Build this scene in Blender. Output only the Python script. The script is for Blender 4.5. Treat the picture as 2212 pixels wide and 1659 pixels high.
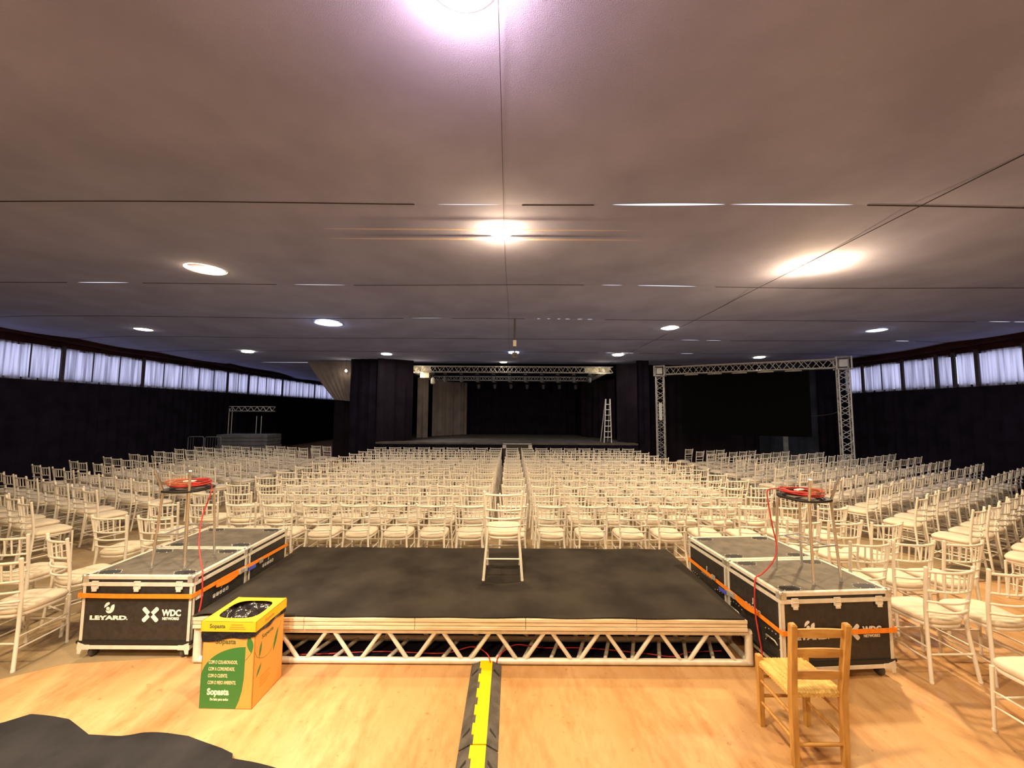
import bpy, bmesh, math, random
from mathutils import Vector, Matrix
random.seed(7)
PI = math.pi
S = bpy.context.scene
for o in list(bpy.data.objects): bpy.data.objects.remove(o)
COL = S.collection
R = math.radians

# ------------------------------------------------------------------ camera
cam_d = bpy.data.cameras.new('camera'); cam = bpy.data.objects.new('camera', cam_d); COL.objects.link(cam)
cam_d.sensor_width = 36.0; cam_d.lens = 36.0*831/2212; cam_d.clip_start = .05; cam_d.clip_end = 200
cam.location = (0, 0, 2.2)
cam.matrix_world = Matrix.Translation((0, 0, 2.2)) @ Matrix.Rotation(R(90)+math.atan(60.5/831), 4, 'X') @ Matrix.Rotation(R(.35), 4, 'Z')
S.camera = cam
# ------------------------------------------------------------------ sky (seen through the windows and the slits in the tent)
w = bpy.data.worlds.new('world'); S.world = w; w.use_nodes = True
bg = w.node_tree.nodes['Background']; bg.inputs[0].default_value = (.80, .83, 1.0, 1); bg.inputs[1].default_value = 1.4
S.view_settings.view_transform = 'Standard'; S.view_settings.look = 'None'
S.view_settings.exposure = 0.0; S.view_settings.gamma = 1; S.view_settings.use_curve_mapping = False
CEIL = 4.5
WARM = (1, .76, .43); SOFT = (1, .88, .70); COOL = (.95, .95, 1.0)
# lamps in the ceiling: x, y, downward power, glow power, colour, disc radius
LAMPS = [(-.27, 1.82, 170, 75, WARM, .2), (-.15, 4.7, 85, 60, WARM, .13), (4.59, 5.67, 210, 110, WARM, .2), (-4.92, 5.97, 110, 7, WARM, .3),
         (-4.75, 9.81, 32, 5, COOL, .32), (4.19, 10.1, 70, 1.2, SOFT, .22), (-10.37, 10.68, 55, 1.2, SOFT, .2), (9.81, 10.23, 50, 1.2, COOL, .22),
         (-10.25, 14.78, 30, .7, SOFT, .2), (-4.99, 15.16, 45, .7, SOFT, .2), (.06, 14.6, 30, 1, COOL, .2), (4.17, 15.03, 40, .7, SOFT, .2),
         (9.98, 15.42, 30, .7, SOFT, .2), (-4.6, 1.0, 170, 60, WARM, .2), (4.5, .9, 90, 60, WARM, .2), (-1.2, -1.4, 220, 60, WARM, .2), (-.4, 17.4, 12, .4, WARM, .16)]
def light(name, kind, loc, power, col, size=.2, rot=(0, 0, 0), **k):
    d = bpy.data.lights.new(name, kind); d.energy = power; d.color = col
    if kind == 'AREA': d.shape = 'DISK'; d.size = size
    else: d.shadow_soft_size = size
    for a, b in k.items(): setattr(d, a, b)
    o = bpy.data.objects.new(name, d); o.location = loc; o.rotation_euler = rot; COL.objects.link(o); return o
for i, (x, y, p, g, c, r) in enumerate(LAMPS):
    light('lamp_light', 'AREA', (x, y, CEIL-.10), p, c, r*1.3)
    light('lamp_glow', 'POINT', (x, y, CEIL-(.30 if i == 2 else .24 if i == 1 else .17)), g*(1.5 if i == 2 else 1), (1, .60, .52) if i == 0 else (1, .62, .27) if c == WARM else c, .05)

light('added_floor_spot', 'SPOT', (-2.0, .6, CEIL-.12), 1300, (1, .88, .68), .12, (R(26), R(6), 0), spot_size=R(46), spot_blend=.9)  # unseen spot added to brighten the floor patch at the left

# ------------------------------------------------------------------ materials
M = {}
def mat(name, col, rough=.6, metal=0.0, var=0.0, scale=6.0, bump=0.0, bscale=60., col2=None, spec=.5, stretch=None, detail=4., ramp=(.35, .65)):
    m = bpy.data.materials.new(name); m.use_nodes = True; nt = m.node_tree; b = nt.nodes['Principled BSDF']
    b.inputs['Roughness'].default_value = rough; b.inputs['Metallic'].default_value = metal
    b.inputs['Specular IOR Level'].default_value = spec
    b.inputs['Base Color'].default_value = (*col, 1)
    tc = nt.nodes.new('ShaderNodeTexCoord'); src = tc.outputs['Object']
    if stretch:
        mp = nt.nodes.new('ShaderNodeMapping'); mp.inputs['Scale'].default_value = stretch; nt.links.new(src, mp.inputs[0]); src = mp.outputs[0]
    if var or col2:
        n = nt.nodes.new('ShaderNodeTexNoise'); n.inputs['Scale'].default_value = scale; n.inputs['Detail'].default_value = detail
        nt.links.new(src, n.inputs['Vector'])
        r = nt.nodes.new('ShaderNodeValToRGB'); nt.links.new(n.outputs['Fac'], r.inputs[0])
        c2 = col2 or tuple(min(1, c*(1+var)) for c in col); c1 = col if col2 else tuple(c*(1-var) for c in col)
        r.color_ramp.elements[0].position = ramp[0]; r.color_ramp.elements[1].position = ramp[1]
        r.color_ramp.elements[0].color = (*c1, 1); r.color_ramp.elements[1].color = (*c2, 1)
        nt.links.new(r.outputs[0], b.inputs['Base Color'])
    if bump:
        n2 = nt.nodes.new('ShaderNodeTexNoise'); n2.inputs['Scale'].default_value = bscale; n2.inputs['Detail'].default_value = 3
        nt.links.new(src, n2.inputs['Vector'])
        bp = nt.nodes.new('ShaderNodeBump'); bp.inputs['Strength'].default_value = bump; bp.inputs['Distance'].default_value = .02
        nt.links.new(n2.outputs['Fac'], bp.inputs['Height']); nt.links.new(bp.outputs[0], b.inputs['Normal'])
    M[name] = m; return m
def emis(name, col, s):
    m = bpy.data.materials.new(name); m.use_nodes = True; nt = m.node_tree; b = nt.nodes['Principled BSDF']
    b.inputs['Base Color'].default_value = (*col, 1); b.inputs['Emission Color'].default_value = (*col, 1); b.inputs['Emission Strength'].default_value = s
    M[name] = m; return m
mat('chair_paint', (.86, .81, .74), .38, 0, .03, 8)
mat('cushion_fabric', (.74, .64, .53), .65, 0, .05, 10, .15, 60)
mat('ceiling_fabric', (.285, .322, .56), .92, 0, .10, 1.1, .35, 240, spec=.1)
# the fabric is thin: a little daylight comes through it
nt = M['ceiling_fabric'].node_tree; tr_ = nt.nodes.new('ShaderNodeBsdfTranslucent'); tr_.inputs[0].default_value = (.008, .006, .0065, 1)
ad_ = nt.nodes.new('ShaderNodeAddShader'); nt.links.new(nt.nodes['Principled BSDF'].outputs[0], ad_.inputs[0]); nt.links.new(tr_.outputs[0], ad_.inputs[1]); nt.links.new(ad_.outputs[0], nt.nodes['Material Output'].inputs[0])
mat('black_drape', (.010, .008, .017), .95, 0, .3, 2, .0, spec=.08)
mat('valance_fabric', (.030, .012, .014), .9, 0, .3, 2, spec=.1)
mat('purple_drape', (.014, .010, .017), .95, 0, .25, 1.5, spec=.08)
mat('blue_drape', (.035, .042, .065), .95, 0, .3, 1.2, spec=.08)
mat('grey_drape', (.20, .175, .18), .9, 0, .15, 2, spec=.1)
mat('alu', (.82, .77, .70), .42, .25, .08, 14, .08, 40, stretch=(1, 1, 1))
mat('alu_far', (.62, .62, .64), .4, .4, .08, 8)
mat('alu_bright', (.85, .82, .72), .5, 0, .1, 12)
mat('chrome', (.72, .73, .77), .25, .9)
mat('steel', (.70, .68, .64), .3, .6, .1, 20)
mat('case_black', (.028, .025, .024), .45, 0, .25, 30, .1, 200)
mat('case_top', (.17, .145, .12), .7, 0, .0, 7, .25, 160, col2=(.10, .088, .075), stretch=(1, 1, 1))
mat('black_plastic', (.012, .011, .011), .5)
mat('rubber', (.05, .045, .042), .6, 0, .0, 9, .3, 70, col2=(.11, .10, .095))
mat('carpet_black', (.030, .025, .023), .95, 0, 0, 2.2, .6, 320, col2=(.058, .050, .043), spec=.12, detail=9)
mat('cloth_black', (.018, .017, .020), .9, 0, 0, 3, .3, 200, col2=(.032, .030, .034), spec=.15)
mat('plywood_edge', (.86, .72, .54), .65, 0, 0, 5, .1, 60, col2=(.66, .52, .36), stretch=(1, 1, 12))
mat('strap_orange', (.90, .26, .015), .6, 0, .1, 30, .2, 300)
mat('tape_blue', (.08, .10, .62), .5)
mat('tape_pink', (.85, .12, .22), .5)
mat('sticker', (.85, .82, .76), .5)
mat('cable_red', (.50, .035, .03), .4, 0, .2, 12)
mat('cable_black', (.02, .018, .02), .5)
mat('yellow_lid', (.92, .62, .004), .45, 0, .04, 8)
mat('carton_orange', (.80, .34, .07), .7, 0, .04, 4)
mat('carton_yellow', (.90, .50, .02), .6, 0, .05, 5)
mat('print_green', (.05, .19, .035), .6)
mat('print_dark', (.10, .13, .03), .6)
mat('print_cream', (.75, .60, .34), .6)
mat('print_pale', (.95, .92, .68), .6)
mat('print_white', (.88, .85, .82), .5)
mat('print_brown', (.62, .25, .03), .6)
mat('bag_black', (.018, .015, .018), .22, 0, 0, 4, .9, 14, spec=.8)
mat('wood', (.60, .34, .095), .5, 0, 0, 5, .12, 50, col2=(.42, .21, .055), stretch=(6, 6, 1))
mat('wood_slat', (.56, .31, .085), .5, 0, 0, 5, .12, 50, col2=(.40, .20, .055), stretch=(1, 6, 6))
mat('rush', (.80, .56, .20), .8, 0, 0, 60, .5, 90, col2=(.62, .38, .11), stretch=(1, .15, 1))
mat('screen_black', (.004, .004, .004), .9, spec=.03)
mat('shaded_floor', (.36, .26, .15), .7, 0, 0, 2.2, .2, 40, col2=(.25, .18, .10), detail=7)  # darker floor tone stands in for chair shadow and light falloff
mat('stage_deck', (.085, .075, .07), .6, 0, .3, 3, .2, 30)
mat('ladder_alu', (.80, .82, .85), .4, .2)
mat('grey_board', (.10, .105, .13), .7, 0, .2, 5)
mat('white_paint', (.8, .8, .8), .5)
mat('wire_dark', (.03, .022, .028), .8)
mat('streak_pale', (.55, .50, .56), .8, 0, .1, 60)  # pale tone for the painted light streaks on the ceiling
mat('frame_dark', (.03, .022, .03), .6)
emis('lamp_warm', (1, .86, .55), 14); emis('lamp_cool', (.72, .85, 1), 3.0); emis('lamp_small', (1, .9, .7), 6)
# clear acrylic
m = bpy.data.materials.new('acrylic'); m.use_nodes = True; nt = m.node_tree; nt.nodes.clear()
o_ = nt.nodes.new('ShaderNodeOutputMaterial'); a_ = nt.nodes.new('ShaderNodeBsdfTransparent'); g_ = nt.nodes.new('ShaderNodeBsdfGlossy'); g_.inputs['Roughness'].default_value = .08; x_ = nt.nodes.new('ShaderNodeMixShader'); x_.inputs[0].default_value = .13
nt.links.new(a_.outputs[0], x_.inputs[1]); nt.links.new(g_.outputs[0], x_.inputs[2]); nt.links.new(x_.outputs[0], o_.inputs[0]); M['acrylic'] = m
# sheer curtain: thin cloth that lets daylight through
m = bpy.data.materials.new('sheer'); m.use_nodes = True; nt = m.node_tree; nt.nodes.clear()
out = nt.nodes.new('ShaderNodeOutputMaterial'); tr = nt.nodes.new('ShaderNodeBsdfTranslucent'); df = nt.nodes.new('ShaderNodeBsdfDiffuse'); mx = nt.nodes.new('ShaderNodeMixShader')
tc = nt.nodes.new('ShaderNodeTexCoord'); mp = nt.nodes.new('ShaderNodeMapping'); mp.inputs['Scale'].default_value = (1, 9, .25)
nz = nt.nodes.new('ShaderNodeTexNoise'); nz.inputs['Scale'].default_value = 1.6; nz.inputs['Detail'].default_value = 5
rp = nt.nodes.new('ShaderNodeValToRGB'); rp.color_ramp.elements[0].position = .36; rp.color_ramp.elements[1].position = .62
rp.color_ramp.elements[0].color = (.30, .29, .40, 1); rp.color_ramp.elements[1].color = (.78, .77, .97, 1)
nt.links.new(tc.outputs['Object'], mp.inputs[0]); nt.links.new(mp.outputs[0], nz.inputs['Vector']); nt.links.new(nz.outputs['Fac'], rp.inputs[0])
nt.links.new(rp.outputs[0], tr.inputs[0]); df.inputs[0].default_value = (.35, .34, .38, 1); mx.inputs[0].default_value = .2
nt.links.new(tr.outputs[0], mx.inputs[1]); nt.links.new(df.outputs[0], mx.inputs[2]); nt.links.new(mx.outputs[0], out.inputs[0]); M['sheer'] = m
# floor: tan sheet flooring with stains and scuffs
m = bpy.data.materials.new('floor_sheet'); m.use_nodes = True; nt = m.node_tree; b = nt.nodes['Principled BSDF']; L = nt.links.new
tc = nt.nodes.new('ShaderNodeTexCoord')
def noise(sc, det=5, vec=None, rough=.6):
    n = nt.nodes.new('ShaderNodeTexNoise'); n.inputs['Scale'].default_value = sc; n.inputs['Detail'].default_value = det; n.inputs['Roughness'].default_value = rough
    L(vec or tc.outputs['Object'], n.inputs['Vector']); return n
def ramp(src, p0, c0, p1, c1):
    r = nt.nodes.new('ShaderNodeValToRGB'); L(src, r.inputs[0]); e = r.color_ramp.elements
    e[0].position = p0; e[0].color = (*c0, 1); e[1].position = p1; e[1].color = (*c1, 1); return r
def mixc(a, b_, f, mode='MIX'):
    x = nt.nodes.new('ShaderNodeMix'); x.data_type = 'RGBA'; x.blend_type = mode
    if isinstance(f, float): x.inputs[0].default_value = f
    else: L(f, x.inputs[0])
    L(a, x.inputs[6]); L(b_, x.inputs[7]); return x.outputs[2]
mp = nt.nodes.new('ShaderNodeMapping'); mp.inputs['Rotation'].default_value = (0, 0, .5); mp.inputs['Scale'].default_value = (1, .32, 1); L(tc.outputs['Object'], mp.inputs[0])
base = ramp(noise(1.6, 6, mp.outputs[0]).outputs['Fac'], .32, (.47, .26, .105), .66, (.62, .39, .20))
blot = ramp(noise(3.3, 6, mp.outputs[0], .7).outputs['Fac'], .46, (1, 1, 1), .68, (.66, .48, .31))
speck = ramp(noise(14, 4, None, .7).outputs['Fac'], .62, (1, 1, 1), .72, (.55, .42, .30))
c = mixc(base.outputs[0], blot.outputs[0], .8, 'MULTIPLY'); c = mixc(c, speck.outputs[0], .75, 'MULTIPLY')
L(c, b.inputs['Base Color']); b.inputs['Roughness'].default_value = .42; b.inputs['Specular IOR Level'].default_value = .35
bp = nt.nodes.new('ShaderNodeBump'); bp.inputs['Strength'].default_value = .15; L(noise(3, 3).outputs['Fac'], bp.inputs['Height']); L(bp.outputs[0], b.inputs['Normal'])
M['floor_sheet'] = m

# ------------------------------------------------------------------ mesh builder
class MB:
    def __init__(s): s.v = []; s.f = []; s.mi = []; s.sm = []; s.T = Matrix.Identity(4); s.m = 0
    def add(s, vs, fs, smooth=False):
        o = len(s.v); s.v += [tuple(s.T @ Vector(p)) for p in vs]
        for f in fs: s.f.append([o+i for i in f]); s.mi.append(s.m); s.sm.append(smooth)
        return s
    def box(s, c, d, rot=None, bev=0.0):
        bm = bmesh.new(); bmesh.ops.create_cube(bm, size=1); bmesh.ops.scale(bm, vec=d, verts=bm.verts)
        if bev: bmesh.ops.bevel(bm, geom=list(bm.edges), offset=bev, segments=2, affect='EDGES', profile=.5)
        Rm = rot.to_4x4() if rot else Matrix.Identity(4); T = Matrix.Translation(c) @ Rm
        bm.verts.ensure_lookup_table(); bm.verts.index_update()
        s.add([T @ v.co for v in bm.verts], [[v.index for v in f.verts] for f in bm.faces], False); bm.free(); return s
    def bx(s, x0, x1, y0, y1, z0, z1, bev=0.0): return s.box(((x0+x1)/2, (y0+y1)/2, (z0+z1)/2), (x1-x0, y1-y0, z1-z0), None, bev)
    def tube(s, pts, r, n=8, closed=False, caps=True, ph=0, smooth=True):
        pts = [Vector(p) for p in pts]; N = len(pts); rs = r if isinstance(r, (list, tuple)) else [r]*N
        vs = []; ref = None
        for i, p in enumerate(pts):
            a = pts[(i-1) % N] if (closed or i > 0) else p; b_ = pts[(i+1) % N] if (closed or i < N-1) else p
            t = (b_-a); t = t.normalized() if t.length > 1e-9 else Vector((0, 0, 1))
            if ref is None: ref = Vector((0, 0, 1)) if abs(t.z) < .9 else Vector((0, 1, 0))
            u = t.cross(ref)
            if u.length < 1e-4: ref = Vector((1, 0, 0)); u = t.cross(ref)
            u.normalize(); w_ = u.cross(t).normalized(); ref = w_
            for k in range(n):
                q = ph+2*PI*k/n; vs.append(p+(u*math.cos(q)+w_*math.sin(q))*rs[i])
        fs = []
        for i in range(N if closed else N-1):
            j = (i+1) % N
            for k in range(n): fs.append([i*n+k, i*n+(k+1) % n, j*n+(k+1) % n, j*n+k])
        s.add(vs, fs, smooth)
        if caps and not closed:
            s.add(vs[:n], [list(range(n))[::-1]]); s.add(vs[-n:], [list(range(n))])
        return s
    def lathe(s, prof, c=(0, 0, 0), n=20, axis='Z', sx=1, sy=1):
        vs = []; fs = []; c = Vector(c)
        for r, z in prof:
            for k in range(n):
                q = 2*PI*k/n; p = Vector((r*math.cos(q)*sx, r*math.sin(q)*sy, z))
                if axis == 'X': p = Vector((z, p.x, p.y))
                if axis == 'Y': p = Vector((p.x, z, p.y))
                vs.append(c+p)
        for i in range(len(prof)-1):
            for k in range(n): fs.append([i*n+k, i*n+(k+1) % n, (i+1)*n+(k+1) % n, (i+1)*n+k])
        s.add(vs, fs, True); s.add(vs[:n], [list(range(n))[::-1]]); s.add(vs[-n:], [list(range(n))]); return s
    def prism(s, poly, a, b_, axis='Z'):
        def P(p, t): return {'Z': (p[0], p[1], t), 'Y': (p[0], t, p[1]), 'X': (t, p[0], p[1])}[axis]
        n = len(poly); vs = [P(p, a) for p in poly]+[P(p, b_) for p in poly]
        s.add(vs, [list(range(n))[::-1], list(range(n, 2*n))]+[[i, (i+1) % n, n+(i+1) % n, n+i] for i in range(n)]); return s
    def grid(s, fn, nu, nv, smooth=True, thick=0):
        vs = [fn(i/nu, j/nv) for j in range(nv+1) for i in range(nu+1)]
        fs = [[j*(nu+1)+i, j*(nu+1)+i+1, (j+1)*(nu+1)+i+1, (j+1)*(nu+1)+i] for j in range(nv) for i in range(nu)]
        s.add(vs, fs, smooth)
        if thick:
            s.add([Vector(v)-Vector((0, 0, thick)) for v in vs], [f[::-1] for f in fs], smooth)
            per = [i for i in range(nu+1)]+[j*(nu+1)+nu for j in range(1, nv+1)]+[nv*(nu+1)+i for i in range(nu-1, -1, -1)]+[j*(nu+1) for j in range(nv-1, 0, -1)]
            n = len(per); pv = [vs[i] for i in per]
            s.add(pv+[Vector(v)-Vector((0, 0, thick)) for v in pv], [[i, n+i, n+(i+1) % n, (i+1) % n] for i in range(n)])
        return s
    def build(s, name, mats, parent=None, loc=None):
        me = bpy.data.meshes.new(name); me.from_pydata(s.v, [], s.f)
        mats = mats if isinstance(mats, (list, tuple)) else [mats]
        for q in mats: me.materials.append(M[q])
        me.polygons.foreach_set('use_smooth', s.sm); me.polygons.foreach_set('material_index', s.mi); me.update()
        o = bpy.data.objects.new(name, me); COL.objects.link(o)
        if parent: o.parent = parent
        if loc: o.location = loc
        return o
def tag(o, label=None, cat=None, group=None, kind=None):
    for k, v in (('label', label), ('category', cat), ('group', group), ('kind', kind)):
        if v: o[k] = v
    return o
def thing(name, label, cat, loc=(0, 0, 0), rz=0, group=None):
    o = bpy.data.objects.new(name, None); o.empty_display_size = .1; o.location = loc; o.rotation_euler = (0, 0, rz); COL.objects.link(o)
    return tag(o, label, cat, group)
def copy_tree(o, parent=None):
    c = o.copy(); COL.objects.link(c); c.parent = parent
    for ch in KIDS(o): copy_tree(ch, c)
    return c
def KIDS(o): return [q for q in ALLK.get(o.name, [])]
ALLK = {}
def index_kids(root):
    ALLK.clear()
    for q in bpy.data.objects:
        if q.parent: ALLK.setdefault(q.parent.name, []).append(q)
def struct(mb, name, m): return tag(mb.build(name, m), kind='structure')
def bez(pts, n=8):
    """smooth curve through points"""
    P = [Vector(p) for p in pts]; out = []
    for i in range(len(P)-1):
        a = P[i-1] if i else P[i]; b_ = P[i]; c_ = P[i+1]; d = P[i+2] if i+2 < len(P) else P[i+1]
        for k in range(n):
            t = k/n; out.append(.5*((2*b_)+(c_-a)*t+(2*a-5*b_+4*c_-d)*t*t+(3*b_-a-3*c_+d)*t**3))
    out.append(P[-1]); return out
def text(body, size, loc, rot, m, parent, name, sx=1.0, bold=0.0, ext=.0008, align='LEFT', label=None, shear=0):
    cu = bpy.data.curves.new(name, 'FONT'); cu.body = body; cu.size = size; cu.extrude = ext; cu.offset = bold; cu.align_x = align; cu.resolution_u = 3; cu.shear = shear
    t = bpy.data.objects.new(name, cu); COL.objects.link(t)
    dg = bpy.context.evaluated_depsgraph_get(); me = bpy.data.meshes.new_from_object(t.evaluated_get(dg)); bpy.data.objects.remove(t)
    me.materials.clear(); me.materials.append(M[m])
    me.transform(Matrix.Diagonal((sx, 1, 1, 1)))
    o = bpy.data.objects.new(name, me); COL.objects.link(o); o.parent = parent; o.location = loc; o.rotation_euler = rot
    if label: o['label'] = label
    return o

# ------------------------------------------------------------------ the tent: floor, ceiling, walls
XW = 14.1
f = MB(); f.bx(-XW, XW, -6, 31, -.1, 0); struct(f, 'floor', 'floor_sheet')
# ceiling: fabric bays along y with a slight sag; slits at the seams where daylight shows through
SEAM = [-6, -3.9, -1.25, 1.45, 4.11, 6.85, 9.38, 12.0, 14.7, 18.3]
SLIT = {4: [(-.85, -.15, .012), (1.1, 2.35, .045), (2.42, 3.75, .035)], 5: [(-7.9, -6.95, .03), (-4.0, -3.05, .02), (1.6, 2.0, .018), (2.25, 3.35, .035)],
        6: [(.6, .68, .03), (.85, .95, .03), (1.1, 1.2, .03), (1.3, 1.42, .03), (1.6, 1.72, .03), (1.85, 1.98, .03), (-2.5, -1.7, .012), (11.8, 12.35, .03), (12.4, 12.75, .03), (12.85, 13.1, .03), (13.2, 13.6, .03)],
        7: [(5.3, 5.9, .03), (6.1, 6.6, .03), (12.05, 12.5, .05)], 8: [(3.6, 3.9, .06), (4.2, 4.7, .06), (6.5, 7.0, .05)]}
def ceil_z(x, t):
    e = max(0, (abs(x)-11.6)/(XW-11.6))
    return CEIL - .055*math.sin(PI*t) + .008*math.sin(x*.55+1.3) - .10*e*e*(1 if x < 0 else .4)
cb = MB()
def slitw(k, x):
    for a, b_, w_ in SLIT.get(k, []):
        if a <= x <= b_: return w_*.5*max(0, math.sin(PI*(x-a)/(b_-a)))**.6
    return 0
xs = [-XW+i*2*XW/564 for i in range(565)]
for k in range(len(SEAM)-1):
    y0, y1 = SEAM[k], SEAM[k+1]; nt_ = 8; vs = []; fs = []
    for j in range(nt_+1):
        t = j/nt_
        for x in xs:
            y = y0+(y1-y0)*t+.03*math.sin(x*.8+k*2)*(1-t)+.03*math.sin(x*.8+k*2+2)*t+(slitw(k, x) if j == 0 else 0)-(slitw(k+1, x) if j == nt_ else 0)
            vs.append((x, y, ceil_z(x, t)))
    n = len(xs)
    for j in range(nt_):
        for i in range(n-1): fs.append([j*n+i, (j+1)*n+i, (j+1)*n+i+1, j*n+i+1])
    cb.add(vs, fs, True)
cb.grid(lambda u, v: (-XW+(XW-5.6)*u, 18.3+12.7*v, CEIL-.35*v-.04*math.sin(PI*v*5)), 14, 30)
cb.grid(lambda u, v: (5.4+(XW-5.4)*u, 18.3+2.5*v, CEIL), 8, 3)
struct(cb, 'ceiling', 'ceiling_fabric')
for k in range(1, 9):      # dark piping sewn along each seam, open where daylight shows
    q = MB(); run = []
    for x in xs[::4]:
        if slitw(k, x) > 0 or slitw(k, x+.15) > 0 or slitw(k, x-.15) > 0:
            if len(run) > 1: q.tube(run, .006, 5)
            run = []
        else: run.append((x, SEAM[k]+.03*math.sin(x*.8+k*2), ceil_z(x, 0)-.004))
    if len(run) > 1: q.tube(run, .006, 5)
    struct(q, 'trim_%d' % (10+k), 'wire_dark')
def drape(x0, y0, x1, y1, z0, z1, folds=.28, amp=.04, name='drape', m='black_drape', step=.05, flare=0, top=None):
    L_ = math.hypot(x1-x0, y1-y0); nu = max(6, int(L_/step)); dx, dy = (x1-x0)/L_, (y1-y0)/L_
    ph = random.random()*9
    def fn(u, v):
        s_ = u*L_; z = z0+((top(u) if top else z1)-z0)*v
        a = amp*(math.sin(2*PI*s_/folds+ph+.8*math.sin(s_*1.7)) + .4*math.sin(2*PI*s_/(folds*.43)+ph))*(1-.35*v)
        return (x0+dx*s_-dy*a, y0+dy*s_+dx*a, z)
    b_ = MB(); b_.grid(fn, nu, 6); return b_
# side walls: black drape to window height, then window band, then valance
WB, WT = 3.15, 4.05
for side, X in (('left', -XW+.1), ('right', XW-.1)):
    b_ = drape(X, -6, X, 31, 0, WB-.03, .35, .05, step=.07); struct(b_, 'wall_'+side, 'black_drape')
    b_ = drape(X, -6, X, 31, WT-.02, 4.62, .9, .03, step=.2); struct(b_, 'trim_1' if side == 'left' else 'trim_2', 'valance_fabric')
b_ = drape(-XW, -5.9, XW, -5.9, 0, 4.7, .4, .05, step=.1); struct(b_, 'wall_back', 'black_drape')
b_ = drape(-XW, 30.9, XW, 30.9, 0, 4.6, .4, .05, step=.1); struct(b_, 'wall_front', 'black_drape')
# rounded eave tube under the ceiling edge
for i, sx in ((3, -1), (4, 1)):
    b_ = MB(); b_.tube([(sx*(XW-.28), -6+1.5*k, 4.36+.05*math.sin(k*1.3)) for k in range(25)], .11, 10); struct(b_, 'trim_%d' % i, 'valance_fabric')
# windows: dark frame + sheer curtains; bays between posts
win = 1
bays = {-1: [8.4, 10.2, 11.8, 14.4, 18.7, 20.2, 23.2, 27, 30.5], 1: [8.4, 10.3, 11.4, 12.0, 12.5, 13.6, 15.15, 18.0]}
for sx in (-1, 1):
    ys = bays[sx]
    for a, b2 in zip(ys[:-1], ys[1:]):
        X = sx*(XW-.02); fr = MB()
        Xi = sx*(XW-.23); fr.bx(Xi-.03, Xi+.03, a-.045, a+.045, WB-.1, WT+.1); fr.bx(X-.03, X+.03, a, b2, WB-.05, WB+.02); fr.bx(X-.03, X+.03, a, b2, WT-.02, WT+.04)
        n = max(1, int((b2-a)/.75))
        for k in range(1, n): yy = a+(b2-a)*k/n; fr.bx(Xi-.012, Xi+.012, yy-.011, yy+.011, WB-.05, WT+.05)
        w_ = struct(fr, 'window_%d' % win, 'frame_dark'); win += 1
        xc = sx*(XW-.14)
        cu = drape(xc, a, xc, b2, WB-.1, WT+.05, .13, .018, step=.025)
        o = cu.build('sheer_curtain', 'sheer')
        side = 'left' if sx < 0 else 'right'
        order = ['nearest', 'second nearest', 'third nearest', 'fourth nearest', 'fifth nearest', 'sixth nearest', 'seventh nearest', 'farthest'][ys.index(a)]
        tag(o, 'pale sheer curtain over the high %s wall window, %s the camera' % (side, order+' to' if order != 'farthest' else 'farthest from'), 'curtain', 'sheer curtains on the high windows')
b_ = MB()
# outer cloth that closes the right wall beyond the last window
b_ = drape(XW-.05, 18.0, XW-.05, 31, WB-.2, WT+.1, .4, .03, step=.2); struct(b_, 'trim_5', 'black_drape')
b_ = drape(XW-.05, -6, XW-.05, 8.4, WB-.2, WT+.1, .4, .03, step=.2); struct(b_, 'trim_6', 'black_drape')
b_ = drape(-XW+.05, -6, -XW+.05, 8.4, WB-.2, WT+.1, .4, .03, step=.2); struct(b_, 'trim_7', 'black_drape')

# ceiling lamps
LN = ['bright ceiling lamp overhead, at the very top of the view', 'bright ceiling lamp in the middle, crossed by a thin wire', 'bright glowing ceiling lamp to the right, above the right stool',
      'oval ceiling lamp to the left with soft halo, no glare', 'bluish crescent ceiling lamp left of the middle', 'small warm lamp in the ceiling right of the middle, ahead of the seating',
      'slim warm ceiling lamp near the left windows', 'bluish ceiling lamp near the right windows', 'small warm ceiling lamp far left, nearest the left window band end',
      'small warm ceiling lamp up left of the far stage', 'faint bluish ceiling lamp behind the hanging projector', 'small warm ceiling lamp above the right end of the stage truss',
      'slim warm ceiling lamp above the aluminium goalpost truss', 'ceiling lamp behind the camera to the left', 'ceiling lamp behind the camera to the right', 'ceiling lamp right behind the camera', 'faint warm lamp at the ceiling edge over the stage truss']
for i, (x, y, p, g, c, r) in enumerate(LAMPS):
    t = thing('ceiling_light', LN[i], 'lamp', (x, y, CEIL), 0, 'lamps in the tent ceiling')
    if i: q = MB(); q.tube([(r*1.06*math.cos(a*PI/12), r*1.06*math.sin(a*PI/12), -.045) for a in range(24)], .007, 6, True); q.build('rim', 'white_paint', t)
    q = MB(); q.lathe([(r*.4, -.055), (r*.8, -.06), (r, -.045), (r, .05)][::-1], n=28); q.build('bulb', 'lamp_cool' if c == COOL else 'lamp_warm', t)
# thin supply wires running along the ceiling
for nm, x, lab in (('c', -.1, 'thin dark wire along the ceiling down the middle'), ('r', 4.4, 'thin dark wire along the ceiling on the right, joining the right lamps')):
    q = MB(); q.tube([(x+.012*math.sin(y_*.9), y_, CEIL-.060+.004*math.sin(y_*2)) for y_ in [-5+.5*k for k in range(46)]], .0022 if nm == 'c' else .005, 5)
    tag(q.build('ceiling_wire', 'wire_dark'), lab, 'wire', 'wires along the ceiling')
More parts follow.
